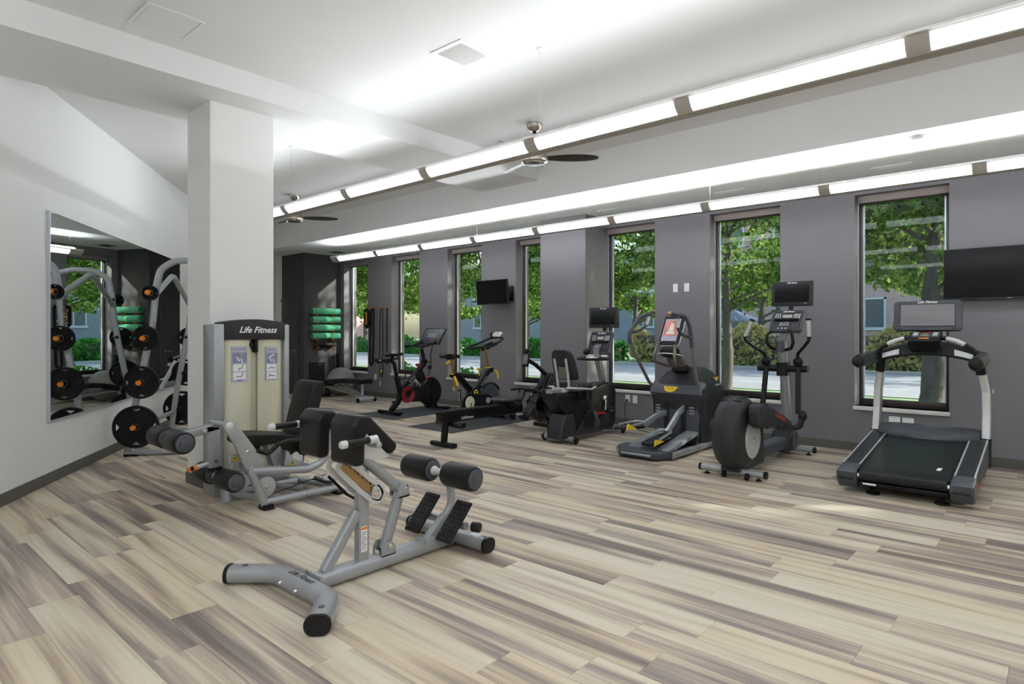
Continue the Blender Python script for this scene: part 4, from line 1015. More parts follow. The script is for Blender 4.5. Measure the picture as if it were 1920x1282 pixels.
# ================================================================ 4  TREADMILL
def treadmill():
    t = thing('treadmill', 'large treadmill with silver uprights and wide console in front of the rightmost window', 'treadmill', (-.985,6.6,0))
    sl = .135
    def zt(y): return .205 + (y-5.9)*sl
    for sx, x0, x1 in ((-1,-1.465,-1.315),(1,-.655,-.505)):
        # rail: light side, dark top
        O = [(6.08,.10),(6.08,zt(6.08)),(7.28,zt(7.28)),(7.33,zt(7.28)-.03),(7.33,.16),(7.20,.13)]
        rail = build('side_rail', MB().prism(O,'x',x0,x1,.016,3), PLAST_G, t)
        xo0, xo1 = (x0+.022, x1-.012)
        A = [(xo0,6.11),(xo1,6.11),(xo1,7.20),(xo0+.05*(sx<0),7.20),(xo0,7.12)] if sx < 0 else [(xo0,6.11),(xo1,6.11),(xo1,7.10),(xo1-.05,7.20),(xo0,7.20)]
        M = MB().add([(x,y,zt(y)+.0015) for x,y in A]+[(x,y,zt(y)-.004) for x,y in A], [(0,1,2,3,4),(0,5,6,1),(1,6,7,2),(2,7,8,3),(3,8,9,4),(4,9,5,0)])
        build('foot_tread', M, PLAST_M, rail, 0)
        e = MB()
        for q in (x0+.010, x1-.010): e.bar([(q,6.09,zt(6.09)),(q,7.24,zt(7.24))],.012,.008,.003)
        build('silver_edge', e, SILVER_L, rail)
        C = [(5.895,.115),(5.885,.19),(5.91,zt(5.91)),(6.09,zt(6.09)),(6.10,.06),(6.03,.035),(5.95,.05)]
        cp = build('end_cap', MB().prism(C,'x',x0-.004,x1+.004,.022,4), PLAST_G, t)
        build('cap_seam', MB().b2((x0+.01,5.884,.128),(x1-.01,5.892,.132)), PLAST, cp, 0)
        m = MB(); 
        for q in (.25,.75): m.cyl((x0+(x1-x0)*q,5.889,.13),(x0+(x1-x0)*q,5.884,.13),.008,seg=8)
        build('cap_screws', m, LOGO_K, cp, kind='stuff')
    build('rail_logo', MB().text('LifeFitness',.06,(-.5035,6.22,.15),(0,1,0),(0,0,1),.3,.0005), LOGO_R, t, 0)
    P = [(x,y) for x,y in ((5.955,.118),(5.925,.128),(5.908,.155),(5.915,.19),(5.95,.206),(6.1,zt(6.1)-.006),(7.20,zt(7.20)-.006),(7.20,zt(7.20)-.03),(6.1,.18))]
    belt = mat('treadmill belt', (30,30,31), .36, var=.1, scale=60, spec=.4)
    b = build('belt', MB().prism(P,'x',-1.295,-.675), belt, t, 50)
    build('belt_print', MB().add([(-.785,6.18,zt(6.18)-.0045),(-.75,6.18,zt(6.18)-.0045),(-.745,6.26,zt(6.26)-.0045),(-.775,6.25,zt(6.25)-.0045)],[(0,1,2,3)]), LOGO_W, b, 0)
    for x in (-1.305,-.665):
        build('belt_guide', MB().bar([(x,5.95,zt(5.95)-.012),(x,7.2,zt(7.2)-.012)],.022,.02,.003), BLACKM, t)
        build('roller_bolt', MB().cyl((x-.008,5.94,.16),(x+.008,5.94,.16),.02), CHROME, t)
    build('deck', MB().add([(x,y,z) for x in (-1.29,-.68) for y,z in ((5.99,.15),(7.25,.33),(7.25,.26),(5.99,.085))],[(0,1,2,3),(7,6,5,4),(0,4,5,1),(1,5,6,2),(2,6,7,3),(3,7,4,0)]), BLACKM, t, 0)
    cb = build('rear_crossbar', MB().b2((-1.30,5.93,.078),(-.67,5.97,.112),.004), BLACKM, t)
    build('crossbar_sticker', MB().b2((-1.27,5.9285,.09),(-1.17,5.9298,.106)), WHITE, cb, 0)
    for x in (-1.21,-.72): build('levelling_foot', MB().cyl((x,6.02,0),(x,6.02,.018),.055,seg=18,bev=.006).cyl((x,6.02,.015),(x,6.02,.10),.02), RUBBER, t)
    for x in (-1.40,-.57): build('front_wheel', MB().cyl((x-.02,7.42,.05),(x+.02,7.42,.05),.05,seg=20,bev=.006), RUBBER, t)
    build('front_frame', MB().b2((-1.43,7.18,.09),(-.54,7.50,.30),.02), BLACKM, t)
    # motor cowl
    rings = []
    for k in range(13):
        u = k/12; x = -1.40 + u*.83
        bul = .085*(1-abs(2*u-1)**4)
        yf = 7.18 - .10*(1-abs(2*u-1)**3)
        rings.append([(x,yf,zt(yf)-.004),(x,yf+.02,zt(yf)+.045+bul*.2),(x,yf+.09,.43+bul*.35),(x,yf+.17,.455+bul*.3),(x,7.50,.40+bul*.2),(x,7.56,.30),(x,7.56,.18),(x,7.20,.18)])
    build('motor_cowl', MB().loft(rings), PLAST_G, t, 50)
    # uprights
    for sx in (-1,1):
        x0 = -.985 + sx*.452
        pts = [(x0,7.31,.36),(x0,7.37,.60),(x0-sx*.005,7.385,.80),(x0-sx*.03,7.36,.98),(x0-sx*.055,7.31,1.10)]
        u = build('upright', MB().bar(pts,.066,.125,.022,fil=.18,up=(0,1,0),n=4), SILVER, t, 40)
        build('upright_face', MB().bar([(p[0]-sx*.0,p[1]-.060,p[2]+.012) for p in pts[:-1]],.062,.016,.007,fil=.18,up=(0,1,0)), SILVER_L, u)
        build('upright_boot', MB().bar([(x0,7.29,.13),(x0,7.30,.39)],.082,.15,.025,up=(0,1,0),n=4), PLAST, t)
        build('upright_neck', MB().bar([(x0-sx*.036,7.34,1.0),(x0-sx*.05,7.31,1.12)],.082,.14,.02,up=(0,1,0),n=4), PLAST, t)
        xa = x0 - sx*.008
        arm = build('side_arm', MB().bar([(xa-sx*.01,7.33,1.135),(xa,7.0,1.135),(xa,6.50,1.115)],.075,.125,.034,fil=.1,up=(0,0,1),n=4,scale=lambda u: 1.05-.08*u), PLAST_M, t, 40)
        build('arm_end', MB().lathe((xa,6.505,1.115),(0,-1,0),[(.0,-.02),(.052,-.02),(.056,0),(.052,.02),(.034,.035),(.001,.04)],18), PLAST, arm)
    build('upright_badge', MB().cyl((-.485,7.36,.83),(-.481,7.36,.83),.022,seg=14), LOGO_W, t)
    # arch
    N = 14; rings = []; g1 = []; g2 = []
    for k in range(N+1):
        u = k/N*2-1; x = -.985 + u*.415
        zb = 1.165 - .075*u*u; ztp = 1.285 - .10*abs(u)**1.7
        rings.append([(x,7.16,zb),(x,7.15,zb+.01),(x,7.17,ztp),(x,7.30,ztp+.02),(x,7.33,zb+.04),(x,7.30,zb)])
    build('console_arch', MB().loft(rings), PLAST, t, 50)
    for sx in (-1,1):
        xs_ = [-.985+sx*(.225+.145*k/5) for k in range(6)]
        R1 = []
        for x in xs_:
            u = (x+.985)/.415; zb = 1.165-.075*u*u+.022; z2 = 1.285-.10*abs(u)**1.7-.028
            R1.append([(x,7.158,zb),(x,7.143,zb+.004),(x,7.155,z2),(x,7.172,z2)])
        build('arch_tray', MB().loft(R1), SILVER_L, t, 50)
        hp = [(-.985+sx*.42,7.10,1.165),(-.985+sx*.36,7.09,1.235),(-.985+sx*.26,7.09,1.295),(-.985+sx*.15,7.10,1.33),(-.985+sx*.08,7.13,1.335)]
        hr = build('grip_bar', MB().tube(hp,.021,12,fil=.08), PLAST, t, 50)
        build('pulse_sensor', MB().tube([(-.985+sx*.31,7.088,1.268),(-.985+sx*.25,7.087,1.302),(-.985+sx*.17,7.095,1.327)],.0225,12,fil=.08), SILVER_L, hr, 50)
    # control pod
    rings = [[(x,7.05,1.335),(x,7.00,1.325),(x,6.99,1.30),(x,7.06,1.215),(x,7.16,1.205),(x,7.20,1.38),(x,7.19,1.392)] for x in (-1.115,-1.10,-.87,-.855)]
    for i in (0,3): rings[i] = [(x, y*.9+.1*7.1, z*.94+.06*1.3) for x,y,z in rings[i]]
    pod = build('control_pod', MB().loft(rings), PLAST, t, 40)
    nrm = Vector((0,-.38,1)).normalized(); uu = Vector((0,1,.40)).normalized()
    def fp(x, y, d=.0015): return Vector((x, y, 1.335+(y-7.05)*.40)) + nrm*d
    def fbox(nm, x0, x1, ya, yb, mt): 
        A = [fp(x0,ya),fp(x1,ya),fp(x1,yb),fp(x0,yb)]; B = [a+nrm*.003 for a in A]
        build(nm, MB().add(A+B,[(4,5,6,7),(0,1,5,4),(1,2,6,5),(2,3,7,6),(3,0,4,7)]), mt, pod, 0)
    fbox('pod_face',-1.10,-.87,7.05,7.18,PLAST_G)
    nrm2 = nrm
    def fb2(nm, x0, x1, ya, yb, mt):
        A = [fp(x0,ya,.0045),fp(x1,ya,.0045),fp(x1,yb,.0045),fp(x0,yb,.0045)]; B = [a+nrm*.002 for a in A]
        build(nm, MB().add(A+B,[(4,5,6,7),(0,1,5,4),(1,2,6,5),(2,3,7,6),(3,0,4,7)]), mt, pod, 0)
    fb2('red_display',-1.03,-.945,7.145,7.17,RED); fb2('green_button',-1.01,-.965,7.118,7.134,mat('green button',(96,200,96),.4))
    fb2('arrow_keys',-1.085,-1.045,7.085,7.165,SILVER_L); fb2('arrow_keys',-.925,-.885,7.085,7.165,SILVER_L)
    fb2('start_keys',-1.02,-.955,7.085,7.105,LAMPG); 
    build('stop_bar', MB().box((-.985,7.015,1.325),(.085,.03,.018),.005,rx=15), ORANGE, pod)
    d, P, rx_, ux_, nx_ = panel(t,'display_head',(-.985,7.24,1.545),.565,.30,.06,8,PLAST_G,.014)
    s = face_rect(d,'screen_bezel',P,-.228,.228,-.105,.118,.0,.001,PLAST)
    face_rect(s,'screen',P,-.222,.222,-.100,.112,.001,.0016,SCREEN_G)
    lf_logo(d, P(0,.134,.0008), rx_, ux_, .036)
    face_rect(d,'reading_shelf',P,-.20,.20,-.142,-.118,.0,.016,PLAST_G)
    build('display_neck', MB().bar([(-.985,7.27,1.28),(-.985,7.28,1.43)],.20,.06,.02,up=(0,1,0)), PLAST, t)
treadmill()

def lf_console(t, c, w, h, tilt):
    o, P, r, u, n = panel(t,'console',c,w,h,.05,tilt,PLAST_G,.014)
    s = w/.34; fm = face_rect(o,'console_face',P,-.155*s,.155*s,-.135*s,.135*s,0,.0012,PLAST_M)
    lf_logo(o,P(0,.122*s,.0018),r,u,.026*s)
    face_rect(o,'message_window',P,-.05*s,.05*s,.035*s,.075*s,.0012,.003,LAMPG)
    keypad(o,P(.10*s,.055*s,.0012),r,u,n,4,4,.018*s,.017*s,.010*s)
    keypad(o,P(-.10*s,.055*s,.0012),r,u,n,3,5,.022*s,.016*s,.009*s)
    build('reading_ledge', MB().add([P(-.125*s,-.008*s,0),P(.125*s,-.008*s,0),P(.125*s,-.008*s,.03),P(-.125*s,-.008*s,.03),P(-.125*s,.004*s,0),P(.125*s,.004*s,0),P(.125*s,.008*s,.03),P(-.125*s,.008*s,.03)],[(0,1,2,3),(7,6,5,4),(0,4,5,1),(1,5,6,2),(2,6,7,3),(3,7,4,0)]), PLAST, o, 0)
    keypad(o,P(-.015*s,-.05*s,.0012),r,u,n,5,3,.021*s,.018*s,.009*s)
    keypad(o,P(-.03*s,-.112*s,.0012),r,u,n,3,1,.04*s,.02*s,.013*s)
    keypad(o,P(.10*s,-.06*s,.0012),r,u,n,2,3,.035*s,.025*s,.016*s,PLAST_G)
    return o, P, r, u, n
def tv_screen(t, c, w, h, tilt):
    o, P, r, u, n = panel(t,'viewing_screen',c,w,h,.05,tilt,PLAST_M,.004)
    face_rect(o,'screen_glass',P,-w*.42,w*.42,-h*.34,h*.38,0,.0012,SCREEN)
    lf_logo(o,P(0,h*.445,.0012),r,u,.024)
    face_rect(o,'brand_strip',P,w*.30,w*.38,-h*.42,-h*.40,0,.001,LAMPG)
    return o

# ================================================================ 5  BLACK ELLIPTICAL
def elliptical():
    t = thing('elliptical_trainer', 'black elliptical trainer with round rear drum and viewing screen, just left of treadmill', 'elliptical', (-2.36,6.5,0))
    x0 = -2.36
    for y, a, b in ((5.83,-2.69,-2.03),(7.45,-2.62,-2.06)):
        bb = build('floor_bar', MB().cyl((a+.02,y,.062),(b-.02,y,.062),.033,seg=16), SILVER, t)
        build('bar_cap', MB().cyl((a,y,.062),(a+.03,y,.062),.036,seg=16,bev=.006), PLAST, bb)
        build('bar_cap', MB().cyl((b-.03,y,.062),(b,y,.062),.036,seg=16,bev=.006), PLAST, bb)
        for x in (a+.08, b-.08): build('levelling_foot', MB().cyl((x,y,0),(x,y,.012),.026,seg=14).cyl((x,y,.01),(x,y,.04),.008,seg=8), RUBBER, bb)
    for x in (-2.42,-2.20): build('transport_wheel', MB().cyl((x-.015,5.78,.035),(x+.015,5.78,.035),.034,seg=18,bev=.005), RUBBER, t)
    # drum: round shroud, crowned across its width
    cy, cz, r = 5.93, .415, .345
    rings = []; N = 36
    for x, k in ((-2.49,.72),(-2.475,.90),(-2.44,.975),(-2.40,1.0),(-2.36,1.005),(-2.32,1.0),(-2.28,.975),(-2.245,.90),(-2.235,.72)):
        ring = []
        for j in range(N):
            a = 2*math.pi*j/N; rr_ = r*k; yy = cy + rr_*math.cos(a)*1.0; zz = cz + rr_*math.sin(a)*1.02
            ring.append((x, yy, max(zz, .062)))
        rings.append(ring)
    dr = build('rear_drum', MB().loft(rings), PLAST_M, t, 60)
    build('drum_seam', MB().tube([(x0,cy+r*1.006*math.cos(a),max(.066,cz+r*1.027*math.sin(a))) for a in [R(-20+q*12) for q in range(19)]],.003,6), PLAST, dr)
    m = MB()
    for sx in (-1,1):
        for k in range(4):
            a = R(112-10*k); m.box((x0+sx*.062,cy+r*1.0*math.cos(a),cz+r*1.012*math.sin(a)),(.075,.012,.012),.004,rx=math.degrees(a)-90,rz=sx*18)
    build('vent_slots', m, LOGO_K, dr, kind='stuff')
    build('lower_shroud', MB().prism([(5.78,.06),(5.95,.30),(6.20,.50),(6.36,.46),(6.40,.12),(6.40,.06)],'x',-2.47,-2.25,.03,3), PLAST_M, t)
    for sx, xx in ((1,-2.225),(-1,-2.50)):
        dk = build('crank_disc', MB().lathe((xx-sx*.02,6.03,.36),(sx,0,0),[(.198,0),(.198,.008),(.19,.014),(.001,.017)],36), SILVER_L, t)
        build('disc_hub', bolt(MB(),(xx-sx*.003,6.03,.36),(sx,0,0),.012,.004), CHROME, dk)
    for sx, xx, dy, dz in ((1,-2.145,0,0),(-1,-2.575,.12,-.20)):
        O = [(5.80,.63),(5.82,.70),(5.93,.715),(6.16,.665),(6.70,.475),(6.73,.44),(6.70,.40),(6.30,.45),(5.92,.475),(5.81,.52)]
        la = build('pedal_link', MB().prism([(y+dy,z+dz*(1-(y-5.8)/1.2)) for y,z in O],'x',xx-.058,xx+.058,.03,4,fil=.04), PLAST_M, t, 60)
        if sx > 0: build('link_logo', MB().text('LifeFitness',.07,(xx+.0585,6.36,.545),(0,1,-.3),(0,.3,1),.3,.0006), LOGO_R, la, 0)
        build('link_ring', MB().prism([(6.0+dy,.705+dz*.85),(6.02+dy,.70+dz*.85),(6.02+dy,.465+dz*.85),(6.0+dy,.47+dz*.85)],'x',xx-.060,xx+.060,.004), PLAST, la)
        build('lower_rod', MB().tube([(xx,6.66+dy*.5,.43+dz*.3),(xx,6.95,.36),(xx+sx*.03,7.06,.37),(xx+sx*.035,7.13,.47)],.03,12,fil=.06), PLAST, t)
        build('rod_joint', MB().ball((xx+sx*.035,7.14,.475),(.045,.06,.06),14,8), PLAST, t)
    build('foot_pedal', MB().box((-2.62,6.42,.245),(.15,.34,.035),.012,rx=-6).box((-2.62,6.59,.285),(.15,.03,.07),.01), PLAST, t)
    build('foot_pedal', MB().box((-2.10,6.42,.43),(.14,.33,.035),.012,rx=-14), PLAST, t)
    build('main_rail', MB().bar([(x0,6.30,.14),(x0,7.25,.155)],.15,.13,.03,up=(0,0,1),n=4), PLAST_G, t)
    build('front_shroud', MB().prism([(7.10,.06),(7.16,.20),(7.24,.28),(7.42,.28),(7.52,.18),(7.56,.06)],'x',-2.47,-2.25,.03,3), PLAST_M, t)
    build('mast', MB().tube([(x0,7.44,.22),(x0,7.38,.60),(x0,7.29,1.02),(x0,7.23,1.32)],.047,16,fil=.3), SILVER, t)
    cr = build('pivot_crossbar', MB().bar([(-2.63,7.26,.98),(-2.09,7.26,.98)],.085,.075,.035,up=(0,0,1),n=5), PLAST, t)
    build('pivot_clamp', MB().bar([(x0,7.285,.90),(x0,7.275,1.05)],.12,.125,.02,up=(0,1,0)), PLAST, cr)
    for sx, xb in ((-1,-2.535),(1,-2.185)):
        sw = -.02 if sx < 0 else .0
        low = build('swing_arm_lower', MB().bar([(xb,7.24,.98),(xb+sx*.02,7.17,.49)],.055,.055,.02,up=(0,1,0)), PLAST, t)
        build('arm_ball', MB().ball((xb,7.235,1.06),.054,16,10), PLAST, t)
        gp = [(xb,7.23,1.08),(xb+sx*.005,7.20,1.15),(xb+sx*.10,7.10,1.23),(xb+sx*.165,7.05,1.30),(xb+sx*.17,7.05,1.34)]
        build('swing_arm', MB().tube(gp,.017,12,fil=.05), PLAST, t, 50)
        e = (xb+sx*.165, 7.05, 1.34); f = (xb+sx*(.165 if sx > 0 else .085), 7.03, 1.515)
        hg = build('hand_grip', MB().cyl(e,f,.022,seg=14), SILVER_L, t)
        build('grip_end', MB().cyl(f,(f[0]-(e[0]-f[0])*.1,f[1],f[2]+.02),.028,seg=14,bev=.004).cyl((e[0],e[1],e[2]-.012),e,.026,seg=14), PLAST, hg)
    lf_console(t,(-2.285,7.18,1.505),.345,.30,38)
    build('console_neck', MB().bar([(x0,7.24,1.28),(-2.30,7.24,1.44)],.09,.06,.02,up=(0,1,0)), SILVER, t)
    build('screen_post', MB().bar([(-2.29,7.28,1.50),(-2.28,7.34,1.78)],.05,.03,.006,up=(0,1,0)), PLAST, t)
    tv_screen(t,(-2.275,7.33,1.82),.435,.275,5)
    cup = build('cup_holder', MB().ring((-2.335,7.10,1.17),(-2.335,7.10,1.285),.048,.042,20).cyl((-2.335,7.10,1.165),(-2.335,7.10,1.175),.046), PLAST_G, t)
    for pts in ([(-2.42,7.08,1.40),(-2.455,7.04,1.36),(-2.455,7.03,1.27),(-2.42,7.08,1.21),(-2.36,7.16,1.19)],[(-2.22,7.03,1.42),(-2.185,7.02,1.37),(-2.175,7.03,1.28),(-2.21,7.08,1.21),(-2.30,7.16,1.19)]):
        build('fixed_grip', MB().tube(pts,.017,10,fil=.05), PLAST, t, 50)
elliptical()

# ================================================================ 6  ADAPTIVE STEPPER WITH YELLOW BADGE
def adaptive():
    t = thing('adaptive_motion_trainer', 'bulky charcoal stride trainer with yellow badge and tall curved arms', 'elliptical', (-3.48,6.6,0))
    xc = -3.46
    base = [(-3.86,6.20),(-3.70,5.96),(-3.26,5.96),(-3.14,6.14),(-3.14,6.30),(-3.86,6.36)]
    build('front_base', MB().prism(base,'z',.012,.095,.025,3), PLAST_G, t)
    build('base_strip', MB().bar([(-3.66,5.955,.055),(-3.30,5.955,.055)],.05,.02,.008), SILVER, t)
    for x in (-3.15,-3.82):
        build('side_skirt', MB().bar([(x,6.14,.05),(x,7.50,.06)],.07,.065,.02,up=(0,0,1)), SILVER, t)
    build('floor_frame', MB().b2((-3.78,6.25,.01),(-3.2,7.5,.06)), BLACKM, t)
    for x in (-3.62,-3.26):
        O = [(6.12,.085),(6.16,.105),(6.92,.235),(6.92,.19),(6.16,.06)]
        build('ramp_plate', MB().prism(O,'x',x-.075,x+.075,.006), SILVER, t)
    # main housing: lofted upright shell
    rings = []
    for z, y0, y1, hw in ((.06,6.90,7.52,.33),(.30,6.87,7.54,.335),(.52,6.85,7.54,.34),(.62,6.83,7.53,.345),(.70,6.84,7.52,.33),(.80,6.90,7.50,.285),(.90,6.99,7.46,.22),(.955,7.08,7.40,.15)):
        ol = rrect(hw*2, y1-y0, min(.09,(y1-y0)*.3), 4)
        rings.append([(xc+x, (y0+y1)/2+y, z) for x, y in ol])
    hs = build('main_housing', MB().loft(rings), PLAST_M, t, 50)
    build('front_cowl', MB().prism([(6.835,.625),(6.80,.66),(6.85,.74),(6.93,.80),(6.98,.78),(6.95,.62)],'x',xc-.335,xc+.335,.03,3), PLAST_G, t)
    build('front_panel', MB().prism([(-.27,.07),(-.29,.40),(-.25,.58),(-.1,.62),(.1,.62),(.25,.58),(.29,.40),(.27,.07)],'y',6.855,6.875,.006), PLAST_G, t).location.x += xc - 0
    o = t.children[-1]
    for x in (xc-.125,xc+.095):
        build('pedal_slot', MB().prism([(x-.028,.16),(x-.028,.54),(x-.01,.565),(x+.02,.565),(x+.032,.54),(x+.032,.16)],'y',6.845,6.858), LOGO_K, t, 0)
    bd = [(-.095,.735),(.095,.735),(.06,.685),(.02,.672),(-.02,.672),(-.06,.685)]
    bg_ = build('badge', MB().add([(xc-.06+x,6.80+(z-.66)*.62-.006,z) for x,z in bd]+[(xc-.06+x,6.80+(z-.66)*.62+.004,z) for x,z in bd],[(0,1,2,3,4,5),(11,10,9,8,7,6)]+[(i,(i+1)%6,6+(i+1)%6,6+i) for i in range(6)]), YELLOW, t, 0)
    build('badge_text', MB().text('PRECOR',.026,(xc-.06,6.80+(.712-.66)*.62-.0075,.712),(1,0,0),(0,.53,.85),0,.0003), LOGO_K, bg_, 0)
    m = MB()
    for sx in (-.235,.20):
        for k in range(3): m.b2((xc+sx-.03,6.850,.42+.035*k),(xc+sx+.03,6.856,.437+.035*k))
    build('vent_louvres', m, SILVER, t, 0, kind='stuff')
    build('side_badge', MB().b2((-3.122,7.20,.745),(-3.1205,7.36,.765)).add([],[]), SILVER_L, t, 0)
    build('side_flash', MB().prism([(7.28,.83),(7.42,.84),(7.36,.78)],'x',-3.19,-3.172), YELLOW, t, 0)
    # stride beams and pedals
    for pts, pc, rx in (([(xc-.125,6.95,.42),(xc-.15,6.70,.40),(-3.66,6.42,.30)],(-3.70,6.20,.30),-4),([(xc+.10,6.95,.52),(xc+.10,6.72,.44),(-3.37,6.45,.24)],(-3.39,6.26,.185),6)):
        build('stride_beam', MB().bar(pts,.07,.04,.008,fil=.12,up=(1,0,0)), SILVER, t, 40)
        c = Vector(pc); M = rotm(rx)
        tray = MB().prism([(-.085,-.20),(-.06,-.24),(.06,-.24),(.085,-.20),(.085,.20),(.05,.235),(-.05,.235),(-.085,.20)],'z',-.014,.014,.006)
        tray.v = [tuple(c + M @ Vector(v)) for v in tray.v]
        pd = build('foot_pedal', tray, PLAST, t)
        rim = MB().tube([c + M @ Vector(v) for v in ((-.08,-.1,.03),(-.08,.19,.05),(-.04,.225,.06),(.04,.225,.06),(.08,.19,.05),(.08,-.1,.03))],.014,8,fil=.03)
        build('pedal_rim', rim, SILVER, pd)
        fl = MB().add([c + M @ Vector(v) for v in ((.088,-.22,-.012),(.088,.02,-.012),(.088,-.18,.05),(.075,-.22,-.012),(.075,.02,-.012),(.075,-.18,.05))],[(0,1,2),(5,4,3),(0,3,4,1),(1,4,5,2),(2,5,3,0)])
        build('pedal_flash', fl, YELLOW, pd, 0)
    # long arms
    RA = [(-3.16,6.90,.70),(-3.19,6.84,.80),(-3.20,6.74,1.18),(-3.20,6.68,1.46),(-3.21,6.58,1.575),(-3.24,6.27,1.592)]
    LA = [(-3.80,6.95,.69),(-3.84,6.88,.78),(-3.87,6.49,1.24),(-3.87,6.46,1.36),(-3.85,6.64,1.56),(-3.80,6.94,1.642)]
    for A, cut, Br in ((RA,2,[(-3.22,6.42,1.575),(-3.22,6.42,1.43),(-3.21,6.50,1.36),(-3.20,6.71,1.325)]),(LA,2,[(-3.81,6.86,1.615),(-3.83,6.80,1.47),(-3.85,6.68,1.41),(-3.87,6.46,1.375)])):
        ar = build('long_arm', MB().tube(A,.019,12,fil=.13), TAUPE, t, 50)
        build('arm_pivot', MB().ball(A[0],(.05,.06,.05),12,8), PLAST, ar)
        up_ = [Vector(A[2]).lerp(Vector(A[3]),.1)] + [Vector(p) for p in A[3:]]
        gpf = build('grip_sleeve', MB().tube(up_,.0235,12,fil=.13), PLAST_G, ar, 50)
        build('inner_grip', MB().tube(Br,.0185,12,fil=.07), PLAST_G, ar, 50)
        b0, b1 = Vector(Br[0]).lerp(Vector(Br[1]),.25), Vector(Br[0]).lerp(Vector(Br[1]),.95)
        build('pulse_sensor', MB().cyl(b0,b1,.0205,seg=12), SILVER_L, ar)
        build('arm_tip', MB().ball(A[-1],.026,10,6), BRASS, ar)
    # console
    build('console_base', MB().box((xc,7.02,.93),(.20,.22,.10),.03,rx=-20), PLAST, t)
    build('console_neck', MB().bar([(xc-.01,6.98,.96),(xc-.03,6.86,1.10)],.20,.09,.03,up=(0,1,0),n=4), TAUPE, t)
    build('console_bowl', MB().ball((xc-.05,6.79,1.155),(.125,.10,.075),18,10), PLAST, t)
    build('bowl_ring', MB().tube([(xc-.05+.15*math.cos(R(a)),6.79+.13*math.sin(R(a)),1.11+.05*math.cos(R(a-90))*-1*.6) for a in range(0,360,18)],.008,8,closed=True,up=(0,0,1)), SILVER_L, t, 50)
    d, P, r, u, n = panel(t,'touch_screen',(xc-.05,6.85,1.405),.265,.40,.05,30,PLAST_M,.012)
    fr_ = face_rect(d,'screen_bezel',P,-.122,.122,-.185,.185,0,.001,PLAST)
    sc_ = mat('lit fitness screen', (150,152,170), .15, var=.25, scale=5, emit=.25, ecol=(150,150,172))
    face_rect(fr_,'screen_image',P,-.10,.10,-.155,.150,.001,.0018,sc_)
    face_rect(fr_,'screen_panel',P,-.085,.085,-.085,.125,.0018,.0022,mat('screen red picture',(190,120,110),.2,var=.35,scale=9,emit=.2,ecol=(190,110,96)))
    build('screen_figure', MB().add([P(x,z,.0023) for x,z in ((-.02,.10),(.02,.08),(.035,-.01),(.06,-.06),(-.06,-.06),(-.03,.0))]+[P(x,z,.0028) for x,z in ((-.02,.10),(.02,.08),(.035,-.01),(.06,-.06),(-.06,-.06),(-.03,.0))],[(6,7,8,9,10,11)]), mat('screen figure',(196,196,190),.2,var=.2,scale=20,emit=.2), fr_, 0)
    face_rect(fr_,'screen_keys',P,-.095,.095,-.15,-.10,.0018,.0022,LABELP)
    m = MB()
    for sx in (-1,1): m.ball(P(sx*.11,-.175,.002),.008,8,5)
    build('corner_studs', m, SILVER_L, d, kind='stuff')
    build('screen_rim', MB().tube([P(x,z,-.028) for x,z in [(q[0]*1.04,q[1]*1.03) for q in rrect(.265,.40,.05,3)]],.009,6,closed=True,up=tuple(n)), SILVER_L, d)
    for sx in (-1,1):
        q = xc-.05+sx*.115
        build('front_grip', MB().tube([(q-sx*.06,6.88,.98),(q+sx*.02,6.68,1.03),(q+sx*.02,6.64,1.10),(q,6.70,1.24)],.018,10,fil=.06), TAUPE, t, 50)
adaptive()

